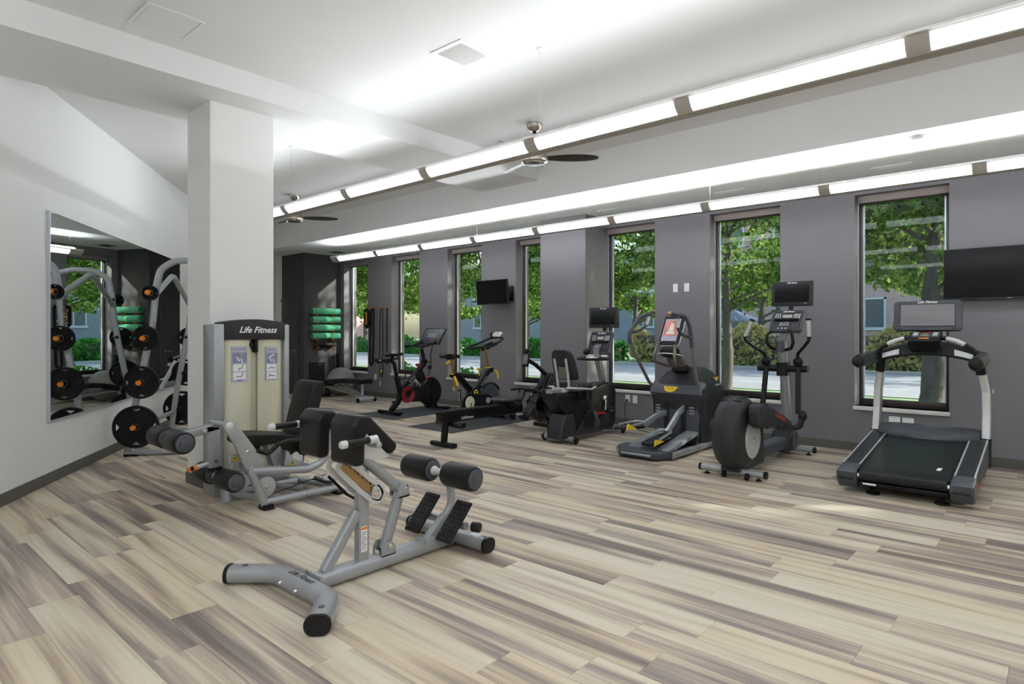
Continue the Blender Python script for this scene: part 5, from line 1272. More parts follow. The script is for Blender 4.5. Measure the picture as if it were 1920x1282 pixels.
# ================================================================ 7  RECUMBENT BIKE
def recumbent():
    t = thing('recumbent_bike', 'black recumbent exercise bike with padded seat back and viewing screen', 'exercise bike', (-4.74,6.8,0))
    xc = -4.74
    for y, a, b in ((6.25,-5.02,-4.47),(7.40,-5.0,-4.50)):
        bb = build('floor_bar', MB().cyl((a+.03,y,.055),(b-.03,y,.055),.034,seg=16), SILVER, t)
        build('bar_cap', MB().cyl((a,y,.055),(a+.045,y,.055),.038,seg=16,bev=.006), PLAST, bb)
        build('bar_cap', MB().cyl((b-.045,y,.055),(b,y,.055),.038,seg=16,bev=.006), PLAST, bb)
        for x in (a+.03,b-.03): build('levelling_foot', MB().cyl((x,y,0),(x,y,.02),.022,seg=12), RUBBER, bb)
    O = [(6.12,.06),(6.13,.18),(6.22,.36),(6.10,.50),(6.03,.54),(6.03,.64),(6.72,.615),(6.86,.655),(7.04,.69),(7.26,.69),(7.36,.60),(7.36,.14),(7.28,.075),(6.9,.07)]
    build('body_shroud', MB().prism(O,'x',xc-.13,xc+.13,.03,3), PLAST, t, 50)
    build('rear_column', MB().prism([(6.09,.06),(6.10,.20),(6.17,.36),(6.36,.36),(6.44,.06)],'x',xc-.09,xc+.145,.03,3), PLAST_M, t, 50)
    build('lower_arm', MB().prism([(6.38,.07),(6.60,.33),(6.70,.36),(6.86,.34),(7.0,.07)],'x',xc+.10,xc+.15,.015,3), PLAST_M, t, 50)
    dk = build('drive_disc', MB().lathe((xc+.13,6.68,.25),(1,0,0),[(.125,0),(.125,.03),(.115,.038),(.001,.04)],32), PLAST, t)
    build('side_logo', MB().text('LifeFitness',.062,(xc+.1315,6.98,.31),(0,1,0),(0,0,1),.3,.0008), LOGO_R, t, 0)
    build('front_fairing', MB().prism([(6.74,.62),(6.98,.70),(7.14,.715),(7.30,.69),(7.32,.66),(7.0,.66)],'x',xc-.10,xc+.10,.01), PLAST_M, t)
    cr = build('crank_arm', MB().bar([(xc+.15,7.07,.50),(xc+.165,7.03,.34)],.024,.034,.008,up=(0,1,0)), CHROME, t)
    build('crank_boss', MB().lathe((xc+.12,7.07,.50),(1,0,0),[(.045,0),(.04,.03),(.026,.045)],16), CHROME, t)
    build('pedal', MB().box((xc+.22,7.04,.34),(.085,.10,.03),.008).box((xc+.22,7.06,.38),(.08,.06,.012),.004,rx=20), PLAST, t)
    build('crank_arm', MB().bar([(xc-.15,7.07,.50),(xc-.165,7.11,.66)],.024,.034,.008,up=(0,1,0)), CHROME, t)
    build('pedal', MB().box((xc-.22,7.11,.66),(.085,.10,.03),.008), PLAST, t)
    # seat
    build('seat_rail', MB().bar([(xc,6.02,.655),(xc,6.75,.635)],.10,.05,.008,up=(0,0,1)), SILVER, t)
    build('seat_cushion', MB().box((xc,6.52,.70),(.40,.34,.07),.03,seg=4), PLAST_M, t)
    build('seat_mount', MB().box((xc-.02,6.27,.655),(.20,.10,.06),.012), SILVER_L, t)
    R1 = []
    for u, hw in ((-.02,.13),(0,.165),(.06,.188),(.3,.192),(.6,.186),(.8,.172),(.9,.155),(.96,.13),(.99,.10),(1.0,.06)):
        z = .79 + .375*u; y = 6.40 - .13*u
        k_ = .6 if u in (-.02, 1.0) else 1
        R1.append([(xc+x*hw, y + dy*k_, z) for x, dy in ((-1,0),(-.8,-.035),(0,-.048),(.8,-.035),(1,0),(.8,.035),(0,.03),(-.8,.035))])
    build('seat_back', MB().loft(R1), PLAST_M, t, 50)
    build('back_panel', MB().prism([(xc-.07,.80),(xc-.07,1.04),(xc+.07,1.04),(xc+.07,.80)],'y',6.30,6.33,.006), TAUPE, t)
    for sx in (-1,1): build('back_strut', MB().bar([(xc+sx*.09,6.245,1.055),(xc+sx*.088,6.30,.85),(xc+sx*.085,6.33,.66)],.036,.022,.008,fil=.1,up=(1,0,0)), SILVER_L, t)
    build('seat_clamp', MB().box((xc+.16,6.33,.70),(.06,.08,.09),.01), PLAST_G, t)
    for sx in (-1,1):
        h = build('side_handle', MB().tube([(xc+sx*.10,6.26,.69),(xc+sx*.20,6.27,.69),(xc+sx*.25,6.36,.685),(xc+sx*.25,6.58,.66),(xc+sx*.25,6.70,.69)],.0135,12,fil=.06), SILVER_L, t, 50)
        build('grip', MB().cyl((xc+sx*.25,6.68,.685),(xc+sx*.25,6.86,.74),.019,seg=12,bev=.005), PLAST, h)
    build('cup_holder', MB().ring((xc+.24,6.52,.53),(xc+.24,6.52,.645),.048,.04,18).b2((xc+.15,6.42,.54),(xc+.20,6.58,.64),.008).cyl((xc+.24,6.52,.53),(xc+.24,6.52,.54),.045), PLAST, t)
    # mast, console, screen
    build('mast', MB().bar([(xc,7.24,.66),(xc,7.09,1.05),(xc,7.07,1.20)],.085,.07,.012,fil=.1,up=(0,1,0)), SILVER, t)
    hb = [(xc-.05,7.07,1.04),(xc-.20,7.06,1.035),(xc-.245,6.98,1.03),(xc-.18,6.88,1.03),(xc+.0,6.85,1.025),(xc+.18,6.88,1.03),(xc+.245,6.98,1.03),(xc+.20,7.06,1.035),(xc+.05,7.07,1.04)]
    build('handlebar', MB().tube(hb,.017,12,fil=.08), PLAST, t, 50)
    build('bar_clamp', MB().box((xc,6.96,1.04),(.07,.20,.04),.01), SILVER_L, t)
    lf_console(t,(xc+.02,7.14,1.245),.36,.335,22)
    build('console_side_pod', MB().ball((xc-.155,7.06,1.12),(.055,.05,.045),12,8), PLAST, t)
    build('screen_post', MB().bar([(xc+.02,7.22,1.30),(xc,7.28,1.52)],.05,.03,.006,up=(0,1,0)), PLAST, t)
    tv_screen(t,(xc-.0,7.25,1.59),.465,.28,2)
recumbent()
# ================================================================ 8  ROWER
def rower():
    t = thing('rowing_machine', 'black rowing machine with long rail and round flywheel beside the recumbent bike', 'rowing machine', (-5.58,6.0,0))
    xc = -5.57
    O = [(4.96,.325),(4.95,.43),(5.02,.438),(6.42,.42),(6.42,.30),(5.10,.295)]
    rl = build('seat_rail', MB().prism(O,'x',xc-.062,xc+.062,.006), BLACKM, t)
    build('rail_top', MB().bar([(xc,4.98,.440),(xc,6.40,.424)],.07,.012,.003,up=(0,0,1)), CHROME if False else PLAST, rl)
    build('rail_logo', MB().text('LifeFitness',.05,(xc+.0628,5.36,.335),(0,1,0),(0,0,1),.4,.0005), LOGO_W, rl, 0)
    build('rear_leg', MB().bar([(xc,5.06,.31),(xc,5.03,.05)],.07,.06,.012,up=(0,1,0)), BLACKM, t)
    build('rear_foot', MB().bar([(xc-.22,5.045,.035),(xc+.17,5.045,.035)],.09,.05,.02,up=(0,0,1)), BLACKM, t)
    build('rail_stop', MB().cyl((xc-.24,5.13,.285),(xc+.20,5.13,.255),.028,seg=14,bev=.008), PLAST, t)
    st = build('seat', MB().loft([[(xc+x, y, z+(.012 if abs(x) > .1 else 0)) for x,y in rrect(.36,.30,.09,4)] if False else [(xc+x, 6.12+y, z+.02*abs(x)/.18) for x,y in rrect(w_,h_,.09,4)] for z,w_,h_ in ((.455,.30,.24),(.462,.34,.28),(.485,.36,.30),(.50,.33,.27))]), PLAST_M, t, 50)
    build('seat_carriage', MB().b2((xc-.075,6.0,.36),(xc+.075,6.24,.458),.008), BLACKM, t)
    for sx in (-1,1):
        x = xc+sx*.13; M = rotm(52); c = Vector((x,6.50,.37))
        fp_ = build('foot_plate', MB().box(c,(.12,.42,.03),.008,rx=52), PLAST_M, t)
        hc = c + M @ Vector((0,-.2,.03))
        build('heel_cup', MB().box(hc,(.12,.05,.08),.012,rx=52), PLAST, fp_)
        build('foot_strap', MB().tube([c+M@Vector((-.065,.05,0)),c+M@Vector((-.05,.05,.07)),c+M@Vector((.05,.05,.07)),c+M@Vector((.065,.05,0))],.012,8,fil=.03), RUBBER, fp_)
        build('toe_frame', MB().tube([c+M@Vector((-.05,.20,.01)),c+M@Vector((-.05,.27,.03)),c+M@Vector((.05,.27,.03)),c+M@Vector((.05,.20,.01))],.012,8,fil=.03), BLACKM, fp_)
    build('pull_handle', MB().tube([(xc-.24,6.52,.58),(xc-.1,6.56,.60),(xc+.1,6.60,.595),(xc+.25,6.62,.56)],.018,10,fil=.1), PLAST, t, 50)
    build('handle_rest', MB().bar([(xc,6.60,.57),(xc,6.86,.62)],.09,.03,.01), BLACKM, t)
    fw = build('flywheel_housing', MB().lathe((xc-.10,6.90,.355),(1,0,0),[(.17,0),(.225,.02),(.25,.06),(.25,.15),(.225,.19),(.15,.205),(.06,.215),(.001,.217)],40), GLOSSB, t, 50)
    build('housing_ring', MB().torus((xc+.085,6.90,.355),(1,0,0),.235,.008,36,6), PLAST_G, fw)
    build('front_tower', MB().prism([(6.86,.55),(6.92,.70),(7.02,.80),(7.12,.80),(7.17,.70),(7.18,.45),(7.12,.12),(6.98,.12)],'x',xc-.065,xc+.065,.02,3), BLACKM, t)
    build('tower_side', MB().bar([(xc+.085,6.90,.56),(xc+.085,7.05,.79)],.05,.03,.01,up=(1,0,0)), PLAST_M, t)
    build('tower_side', MB().bar([(xc-.085,6.90,.56),(xc-.085,7.05,.79)],.05,.03,.01,up=(1,0,0)), PLAST_M, t)
    build('monitor_arm', MB().bar([(xc-.02,7.06,.76),(xc-.03,6.80,.93),(xc-.04,6.66,.99)],.045,.05,.012,fil=.05,up=(0,0,1)), BLACKM, t)
    o, P, r, u, n = panel(t,'monitor',(xc-.06,6.63,1.0),.105,.19,.035,12,PLAST)
    face_rect(o,'monitor_screen',P,-.04,.04,-.06,.075,0,.0012,SCREEN_G)
    build('monitor_knob', MB().ball((xc-.055,6.645,1.125),(.035,.03,.035),12,8), PLAST, t)
    build('front_foot', MB().bar([(xc-.50,7.12,.035),(xc+.20,7.12,.035)] if False else [(xc-.30,7.12,.035),(xc+.30,7.12,.035)],.08,.05,.02,up=(0,0,1)), BLACKM, t)
    build('front_leg', MB().bar([(xc,7.02,.30),(xc,7.13,.05)],.11,.05,.012,up=(0,1,0)), BLACKM, t)
    build('pull_strap', MB().tube([(xc,6.60,.60),(xc,6.90,.62),(xc,7.0,.74)],.007,6,fil=.05), SILVER, t)
rower()

# ================================================================ 9  YELLOW-TRIMMED CYCLE
def cycle():
    t = thing('indoor_cycle', 'black spin bike with yellow levers and closed-loop handlebar behind the rower', 'exercise bike', (-6.75,6.7,.006))
    xc = -6.75
    for y in (6.24,7.34):
        fb = build('floor_bar', MB().bar([(xc-.27,y,.045),(xc+.27,y,.045)],.075,.055,.02,up=(0,0,1)), BLACKM, t)
        for x in (-.25,.25): build('bar_cap', MB().box((xc+x,y,.042),(.05,.09,.066),.012), PLAST, fb)
        for x in (-.2,.2): build('levelling_foot', MB().cyl((xc+x,y,.006),(xc+x,y,.022),.025,seg=12), RUBBER, fb)
    build('lower_frame', MB().bar([(xc,6.24,.07),(xc,6.42,.20),(xc,6.72,.42)],.09,.07,.02,fil=.08), BLACKM, t)
    build('lower_frame', MB().bar([(xc,7.34,.07),(xc,7.10,.25),(xc,6.78,.42)],.08,.06,.02,fil=.08), BLACKM, t)
    build('seat_tube', MB().bar([(xc,6.26,.755),(xc,6.36,.75),(xc,6.68,.46)],.085,.105,.03,fil=.05,up=(1,0,0)), BLACKM, t)
    build('head_tube', MB().bar([(xc,6.72,.46),(xc,7.03,.80),(xc,7.10,.80)],.085,.10,.03,fil=.05,up=(1,0,0)), BLACKM, t)
    hub = build('frame_hub', MB().prism([(6.60,.50),(6.70,.56),(6.82,.50),(6.82,.38),(6.60,.36)],'x',xc-.06,xc+.06,.02,3), BLACKM, t)
    build('frame_emblem', MB().torus((xc+.061,6.70,.47),(1,0,0),.035,.010,18,6).box((xc+.061,6.715,.465),(.006,.04,.012)).box((xc+.061,6.70,.425),(.006,.02,.04),rx=20), YELLOW, hub)
    build('frame_print', MB().text('TECHNOGYM',.03,(xc+.0535,6.88,.635),(0,.66,.74),(0,-.74,.66),0,.0004), LOGO_W, t, 0)
    build('seat_post', MB().cyl((xc,6.24,1.00),(xc,6.34,.52),.023,seg=14), BRASS, t)
    build('post_collar', MB().box((xc,6.295,.775),(.075,.10,.02),.006), YELLOW, t)
    sd = MB().loft([[(xc+x*w_,y,z+.014*abs(x)) for x in (-1,-.6,0,.6,1)]+[(xc+x*w_*.85,y,z-.035) for x in (1,0,-1)] for y,z,w_ in ((6.06,1.045,.06),(6.10,1.06,.10),(6.18,1.055,.095),(6.26,1.045,.05),(6.34,1.045,.026),(6.40,1.035,.018))])
    build('saddle', sd, PLAST, t, 60)
    build('seat_slider', MB().box((xc,6.22,1.005),(.05,.14,.03),.006), BLACKM, t)
    lv = MB().tube([(xc+.03,6.17,.975),(xc+.07,6.14,.955),(xc+.09,6.06,.94)],.015,8,fil=.03); build('seat_lever', lv, YELLOW, t)
    build('post_lever', MB().tube([(xc+.05,6.26,.735),(xc+.08,6.255,.70),(xc+.09,6.29,.60)],.016,8,fil=.03), YELLOW, t)
    build('handle_post', MB().cyl((xc,7.04,.79),(xc,6.95,1.12),.022,seg=14), BRASS, t)
    build('post_collar', MB().box((xc,7.045,.835),(.075,.10,.018),.006), YELLOW, t)
    build('post_lever', MB().tube([(xc+.05,7.12,.79),(xc+.075,7.16,.76),(xc+.08,7.17,.66)],.016,8,fil=.03), YELLOW, t)
    build('brake_knob', MB().ball((xc+.02,6.80,.825),(.04,.03,.022),12,8).cyl((xc,6.83,.72),(xc+.02,6.81,.82),.01), YELLOW, t)
    build('stem', MB().bar([(xc,6.90,1.12),(xc,7.02,1.14)],.05,.05,.012), BLACKM, t)
    build('stem_clip', MB().box((xc,6.955,1.118),(.06,.07,.02),.005), YELLOW, t)
    hb = []
    for sx in (-1,1):
        hb = [(xc,6.94,1.155),(xc+sx*.16,6.86,1.145),(xc+sx*.22,6.74,1.14),(xc+sx*.215,6.98,1.20),(xc+sx*.15,7.22,1.29),(xc+sx*.05,7.26,1.31),(xc,7.26,1.31)]
        build('handlebar', MB().tube(hb,.016,10,fil=.07), PLAST, t, 50)
        build('forearm_rest', MB().tube([(xc+sx*.05,6.96,1.16),(xc+sx*.07,7.10,1.20),(xc+sx*.06,7.20,1.23),(xc+sx*.02,7.12,1.20)],.02,10,fil=.04), VINYL, t, 50)
    o, P, r, u, n = panel(t,'ride_console',(xc+.02,7.22,1.355),.15,.10,.04,50,WHITE,.012)
    face_rect(o,'console_glass',P,-.06,.06,-.035,.035,0,.0012,LAMPG)
    build('console_horn', MB().cyl((xc-.11,7.22,1.30),(xc-.10,7.20,1.38),.016,seg=10,bev=.004), PLAST, t)
    cg = [(6.42,.33)]; 
    O = [(6.44+.145*math.cos(R(a))*1.0+.09,.33+.145*math.sin(R(a))) for a in range(75,300,15)] + [(6.98,.235),(7.04,.27),(7.06,.33),(7.02,.40),(6.95,.43)]
    gd = build('chain_guard', MB().prism(O,'x',xc+.045,xc+.095,.012,3), GLOSSB, t, 40)
    build('chainring_cover', MB().lathe((xc+.095,6.535,.33),(1,0,0),[(.098,0),(.098,.004),(.03,.008),(.001,.009)],30), IVORY, gd)
    em = build('guard_emblem', MB().lathe((xc+.095,6.93,.335),(1,0,0),[(.05,0),(.05,.003),(.043,.003),(.043,.0015),(.001,.0015)],24), LAMPG, gd)
    build('emblem_print', MB().text('GROUP',.022,(xc+.098,6.93,.335),(0,1,0),(0,0,1),.1,.0006), LOGO_W, em, 0)
    build('crank_arm', MB().bar([(xc+.115,6.535,.33),(xc+.125,6.54,.165)],.022,.032,.008,up=(0,1,0)), CHROME, t)
    build('pedal', MB().box((xc+.18,6.54,.165),(.09,.09,.028),.006), BLACKM, t)
    build('crank_arm', MB().bar([(xc-.115,6.535,.33),(xc-.125,6.53,.495)],.022,.032,.008,up=(0,1,0)), CHROME, t)
    build('pedal', MB().box((xc-.18,6.53,.50),(.09,.09,.028),.006).box((xc-.18,6.48,.53),(.08,.02,.05),.004), CHROME, t)
    fl = build('flywheel', MB().lathe((xc-.02,7.06,.36),(1,0,0),[(.20,0),(.212,.005),(.212,.035),(.20,.04),(.05,.04),(.001,.042)],40), PLAST_G, t)
    build('flywheel_fender', MB().bar([(xc,7.06+.235*math.cos(R(a)),.36+.235*math.sin(R(a))) for a in range(30,150,12)],.06,.02,.006,up=(0,0,1)), BLACKM, t)
cycle()

# ================================================================ 10  RED-WHEELED BIKE
def red_bike():
    t = thing('studio_bike', 'black exercise bike with red chainring and large tilted touch screen', 'exercise bike', (-8.45,6.9,.006))
    xc = -8.45
    rf = build('rear_foot', MB().bar([(xc-.30,6.42,.045),(xc+.28,6.42,.045)],.08,.045,.018,up=(0,0,1)), BLACKM, t)
    for x in (-.24,.22): build('levelling_foot', MB().cyl((xc+x,6.42,.006),(xc+x,6.42,.025),.03,seg=12), RUBBER, rf)
    ffo = build('front_foot', MB().bar([(xc-.30,7.46,.045),(xc+.30,7.46,.045)],.08,.045,.018,up=(0,0,1)), BLACKM, t)
    for x in (-.24,.24): build('levelling_foot', MB().cyl((xc+x,7.46,.006),(xc+x,7.46,.025),.03,seg=12), RUBBER, ffo)
    build('foot_sticker', MB().b2((xc+.05,7.44,.068),(xc+.15,7.48,.0688)), WHITE, ffo, 0)
    build('seat_stay', MB().bar([(xc,6.44,.07),(xc,6.60,.22),(xc,6.63,.36),(xc,6.56,.62)],.09,.075,.025,fil=.12,up=(1,0,0)), BLACKM, t, 40)
    build('seat_post', MB().bar([(xc,6.565,.60),(xc,6.50,.87),(xc,6.44,.915)],.06,.055,.018,fil=.06,up=(1,0,0)), BLACKM, t, 40)
    build('post_clamp', MB().box((xc,6.57,.60),(.085,.09,.06),.014), BLACKM, t)
    build('clamp_lever', MB().tube([(xc+.05,6.60,.60),(xc+.10,6.66,.60),(xc+.10,6.67,.70)],.010,8,fil=.02), BLACKM, t)
    build('seat_slide', MB().bar([(xc,6.36,.935),(xc,6.58,.945)],.05,.035,.01), BLACKM, t)
    sd = MB().loft([[(xc+x*w_,y,z+.012*abs(x)) for x in (-1,-.6,0,.6,1)]+[(xc+x*w_*.85,y,z-.035) for x in (1,0,-1)] for y,z,w_ in ((6.34,1.01,.05),(6.38,1.025,.085),(6.46,1.02,.08),(6.54,1.015,.045),(6.62,1.025,.026),(6.68,1.03,.016))])
    build('saddle', sd, PLAST, t, 60)
    build('saddle_stem', MB().bar([(xc,6.46,.95),(xc,6.47,.99)],.05,.05,.01,up=(0,1,0)), BLACKM, t)
    wr = build('weight_cradle', MB().tube([(xc-.13,6.24,.87),(xc-.06,6.36,.90),(xc+.06,6.36,.90),(xc+.13,6.24,.87)],.012,8,fil=.03), BLACKM, t)
    build('main_beam', MB().bar([(xc,6.66,.42),(xc,6.90,.62),(xc,7.13,.80),(xc,7.17,.86)],.085,.075,.025,fil=.08,up=(1,0,0)), BLACKM, t, 40)
    build('beam_print', MB().text('PELOTON',.035,(xc+.039,6.86,.585),(0,.78,.62),(0,-.62,.78),0,.0004), LOGO_W, t, 0)
    build('head_post', MB().bar([(xc,7.17,.82),(xc,7.14,.98),(xc,7.10,1.10)],.06,.055,.018,fil=.06,up=(1,0,0)), BLACKM, t)
    build('head_clamp', MB().box((xc,7.165,.875),(.085,.09,.07),.014).tube([(xc+.04,7.19,.87),(xc+.14,7.22,.875)],.008,8), BLACKM, t)
    build('front_fork', MB().bar([(xc,7.08,.72),(xc,7.22,.45),(xc,7.43,.07)],.07,.06,.02,fil=.15,up=(1,0,0)), BLACKM, t, 40)
    build('fork_gusset', MB().prism([(6.95,.62),(7.08,.74),(7.16,.55),(7.06,.50)],'x',xc-.035,xc+.035,.01), BLACKM, t)
    build('brake_knob', MB().lathe((xc,7.02,.80),(0,-.25,1),[(.012,-.1),(.012,0),(.035,.005),(.042,.025),(.03,.04),(.001,.042)],16), RED, t)
    ch = build('drive_disc', MB().lathe((xc+.045,6.745,.325),(1,0,0),[(.145,0),(.145,.025),(.135,.03),(.12,.03),(.118,.026),(.001,.026)],40), BLACKM, t)
    build('disc_face', MB().ring((xc+.068,6.745,.325),(xc+.0765,6.745,.325),.140,.066,36), RED, ch)
    sp = MB()
    for k in range(10):
        a = R(36*k); c = Vector((xc+.0765,6.745+.098*math.cos(a),.325+.098*math.sin(a)))
        sp.box(c,(.004,.040,.022),.0015,rx=math.degrees(a)+90)
    build('disc_slots', sp, BLACKM, ch, kind='stuff')
    build('crank_arm', MB().bar([(xc+.095,6.745,.325),(xc+.10,6.865,.445)],.022,.03,.008,up=(1,0,0)), BLACKM, t)
    pd = build('pedal', MB().box((xc+.16,6.87,.45),(.09,.09,.03),.008), BLACKM, t)
    build('pedal_cage', MB().torus((xc+.16,6.90,.49),(1,0,0),.03,.008,16,6), CHROME, pd)
    build('crank_arm', MB().bar([(xc-.095,6.745,.325),(xc-.10,6.62,.20)],.022,.03,.008,up=(1,0,0)), BLACKM, t)
    pd = build('pedal', MB().box((xc-.16,6.61,.19),(.09,.09,.03),.008), BLACKM, t)
    build('pedal_cage', MB().torus((xc-.16,6.58,.16),(1,0,0),.035,.009,16,6), CHROME, pd)
    build('belt_guard', MB().prism([(6.72,.46),(7.20,.49),(7.25,.40),(7.25,.25),(7.16,.18),(6.75,.19)],'x',xc-.02,xc+.04,.015), PLAST, t)
    build('pulley', MB().lathe((xc-.04,6.98,.46),(1,0,0),[(.06,0),(.06,.08),(.05,.085),(.001,.086)],24), BLACKM, t)
    fw = build('flywheel', MB().lathe((xc-.05,7.30,.335),(1,0,0),[(.225,0),(.25,.01),(.25,.075),(.225,.085),(.20,.08),(.06,.085),(.001,.09)],44), GLOSSB, t)
    build('flywheel_guard', MB().bar([(xc-.01,7.30+.262*math.cos(R(a)),.335+.262*math.sin(R(a))) for a in range(70,150,10)],.09,.016,.006,up=(0,0,1)), RED, t)
    hb = [(xc-.22,6.90,1.14),(xc-.21,7.02,1.15),(xc-.10,7.11,1.155),(xc+.10,7.11,1.155),(xc+.21,7.02,1.15),(xc+.22,6.90,1.14)]
    build('handlebar', MB().tube(hb,.018,10,fil=.06), PLAST, t, 50)
    for sx in (-1,1): build('handle_horn', MB().tube([(xc+sx*.20,7.04,1.152),(xc+sx*.19,7.20,1.19),(xc+sx*.18,7.28,1.25)],.018,10,fil=.06), PLAST, t, 50)
    build('bar_bridge', MB().tube([(xc-.10,7.10,1.155),(xc-.06,7.19,1.18),(xc+.06,7.19,1.18),(xc+.10,7.10,1.155)],.016,10,fil=.05), PLAST, t, 50)
    build('screen_arm', MB().bar([(xc,7.14,1.13),(xc,7.34,1.20),(xc,7.38,1.28)],.05,.03,.008,fil=.03), BLACKM, t)
    o, P, r, u, n = panel(t,'touch_screen',(xc+.03,7.34,1.315),.53,.325,.03,32,GLOSSB,.004)
    scm = mat('idle bike screen', (60,64,70), .15, var=.1, emit=.03, ecol=(70,76,84))
    fc = face_rect(o,'screen_image',P,-.245,.245,-.14,.14,0,.001,scm)
    lit = mat('screen lettering', (140,158,168), .4, emit=.12, ecol=(150,165,176))
    build('screen_text', MB().text('START YOUR FREE RIDE TODAY',.025,P(.0,.045,.0014),r,u,0,.0002).text('TOUCH THE SCREEN TO BEGIN',.022,P(.0,.012,.0014),r,u,0,.0002), lit, fc, 0) if False else None
    m = MB()
    for z, ws in ((.045,(.07,.10,.05,.06)),(.015,(.09,.06,.06)),(-.012,(.05,.09,.08,.06))):
        x = -sum(ws)/2 - .01
        for w_ in ws:
            A = [P(x,z-.006,.0012),P(x+w_-.012,z-.006,.0012),P(x+w_-.012,z+.006,.0012),P(x,z+.006,.0012)]; m.add(A,[(0,1,2,3)]); x += w_
    build('screen_text', m, lit, fc, 0, kind='stuff')
    build('screen_mark', MB().add([P(-.05,-.065,.0012),P(.03,-.065,.0012),P(.05,-.05,.0012),P(-.03,-.045,.0012)],[(0,1,2,3)]), RED, fc, 0)
    build('screen_cable', MB().tube([(xc+.03,7.34,1.18),(xc+.06,7.26,1.0),(xc+.04,7.28,.80),(xc+.02,7.25,.62)],.008,8,fil=.1), BLACKM, t)
    bt = build('bottle_holder', MB().ring((xc+.07,7.22,.74),(xc+.07,7.24,.80),.035,.03,14), BLACKM, t)
    return t
red_bike()
for i, y in enumerate((6.22,6.295)):
    d = thing('dumbbell', ('small chrome and black dumbbell on the cradle behind the red bike saddle, %s one' % ('rear' if i == 0 else 'front')), 'dumbbell', (-8.45,y,.925), 'dumbbells on the bike cradle')
    build('bar', MB().cyl((-8.52,y,.925),(-8.38,y,.925),.012), CHROME, d)
    for sx in (-1,1): build('head', MB().cyl((-8.45+sx*.06,y,.925),(-8.45+sx*.13,y,.925),.035,seg=8,bev=.006), BLACKM, d)

# rubber mats below the two bikes
for x0, x1, y0, y1, l in ((-8.97,-7.93,6.07,7.90,'charcoal rubber mat under the red-wheeled bike'),(-7.22,-6.26,5.80,7.80,'charcoal rubber mat under the yellow-trimmed spin bike')):
    o = build('floor_mat', MB().b2((x0,y0,.0006),(x1,y1,.006),.002), MATBLACK, None, 0, at=((x0+x1)/2,(y0+y1)/2,0)); tag(o, l, 'mat', 'floor mats under the bikes')

# ================================================================ 11  FAR CORNER
def bench():
    t = thing('adjustable_bench', 'black padded adjustable bench on silver frame by the grey exercise ball', 'bench', (-11.0,7.29,0))
    y = 7.29
    build('back_pad', MB().prism([(-10.36,.37),(-10.34,.44),(-10.40,.465),(-11.10,.44),(-11.13,.40),(-11.10,.345),(-10.42,.355)],'y',y-.15,y+.15,.018,3), VINYL, t, 60)
    build('seat_pad', MB().prism([(-11.16,.37),(-11.18,.435),(-11.50,.41),(-11.55,.36),(-11.50,.315),(-11.18,.335)],'y',y-.15,y+.15,.018,3), VINYL, t, 60)
    build('nose_pad', MB().prism([(-11.57,.31),(-11.56,.395),(-11.84,.34),(-11.88,.27),(-11.85,.225),(-11.60,.29)],'y',y-.13,y+.13,.018,3), VINYL, t, 60)
    build('main_rail', MB().bar([(-11.95,y,.24),(-11.55,y,.22),(-10.45,y,.105)],.075,.06,.015,fil=.1), SILVER, t)
    build('adjust_arm', MB().bar([(-11.25,y,.34),(-10.62,y,.15)],.05,.05,.01), SILVER, t)
    m = MB()
    for k in range(7): m.box((-11.22+.075*k,y-.03,.27-.016*k),(.035,.012,.03),ry=15)
    rk = build('ladder_rack', MB().prism([(-11.32,.30),(-11.30,.27),(-10.66,.145),(-10.64,.175)],'y',y-.045,y+.045,.004), SILVER, t)
    build('ladder_slots', m, LOGO_K, rk, 0, kind='stuff')
    build('rack_sticker', MB().b2((-10.82,y-.0465,.17),(-10.74,y-.0455,.20)), YELLOW, rk, 0)
    build('back_post', MB().bar([(-10.50,y,.38),(-10.50,y,.13)],.04,.05,.01,up=(0,1,0)), SILVER_L, t)
    build('front_foot', MB().bar([(-10.42,y-.17,.08),(-10.42,y+.17,.08)],.07,.06,.015), SILVER, t)
    for dy in (-.20,.20): build('wheel', MB().cyl((-10.36,y+dy-.015,.045),(-10.36,y+dy+.015,.045),.044,seg=18,bev=.006), RUBBER, t)
    build('wheel_bracket', MB().box((-10.38,y,.07),(.09,.36,.035),.006), SILVER_L, t)
    build('rear_leg', MB().bar([(-11.90,y,.24),(-11.97,y,.12),(-12.0,y,.03)],.06,.05,.014,fil=.05), SILVER, t)
    build('rear_foot', MB().bar([(-12.0,y-.20,.03),(-12.0,y+.20,.03)],.06,.05,.014), RUBBER, t)
bench()
o = build('exercise_ball', MB().ball((-11.97,7.745,.308),.308,32,20), BALLGREY, None, 60, at=(-11.97,7.745,0)); tag(o, 'large grey exercise ball behind the bench in the far corner', 'exercise ball')
fr_ = thing('foam_roller_tube', 'tall black foam roller standing upright in the far corner behind the ball', 'foam roller', (-12.36,7.96,0))
build('roller_body', MB().cyl((-12.36,7.96,0),(-12.36,7.96,.915),.078,seg=24,bev=.012), RUBBER, fr_)
build('roller_core', MB().ring((-12.36,7.96,.905),(-12.36,7.96,.917),.045,.03,20), PLAST_M, fr_)
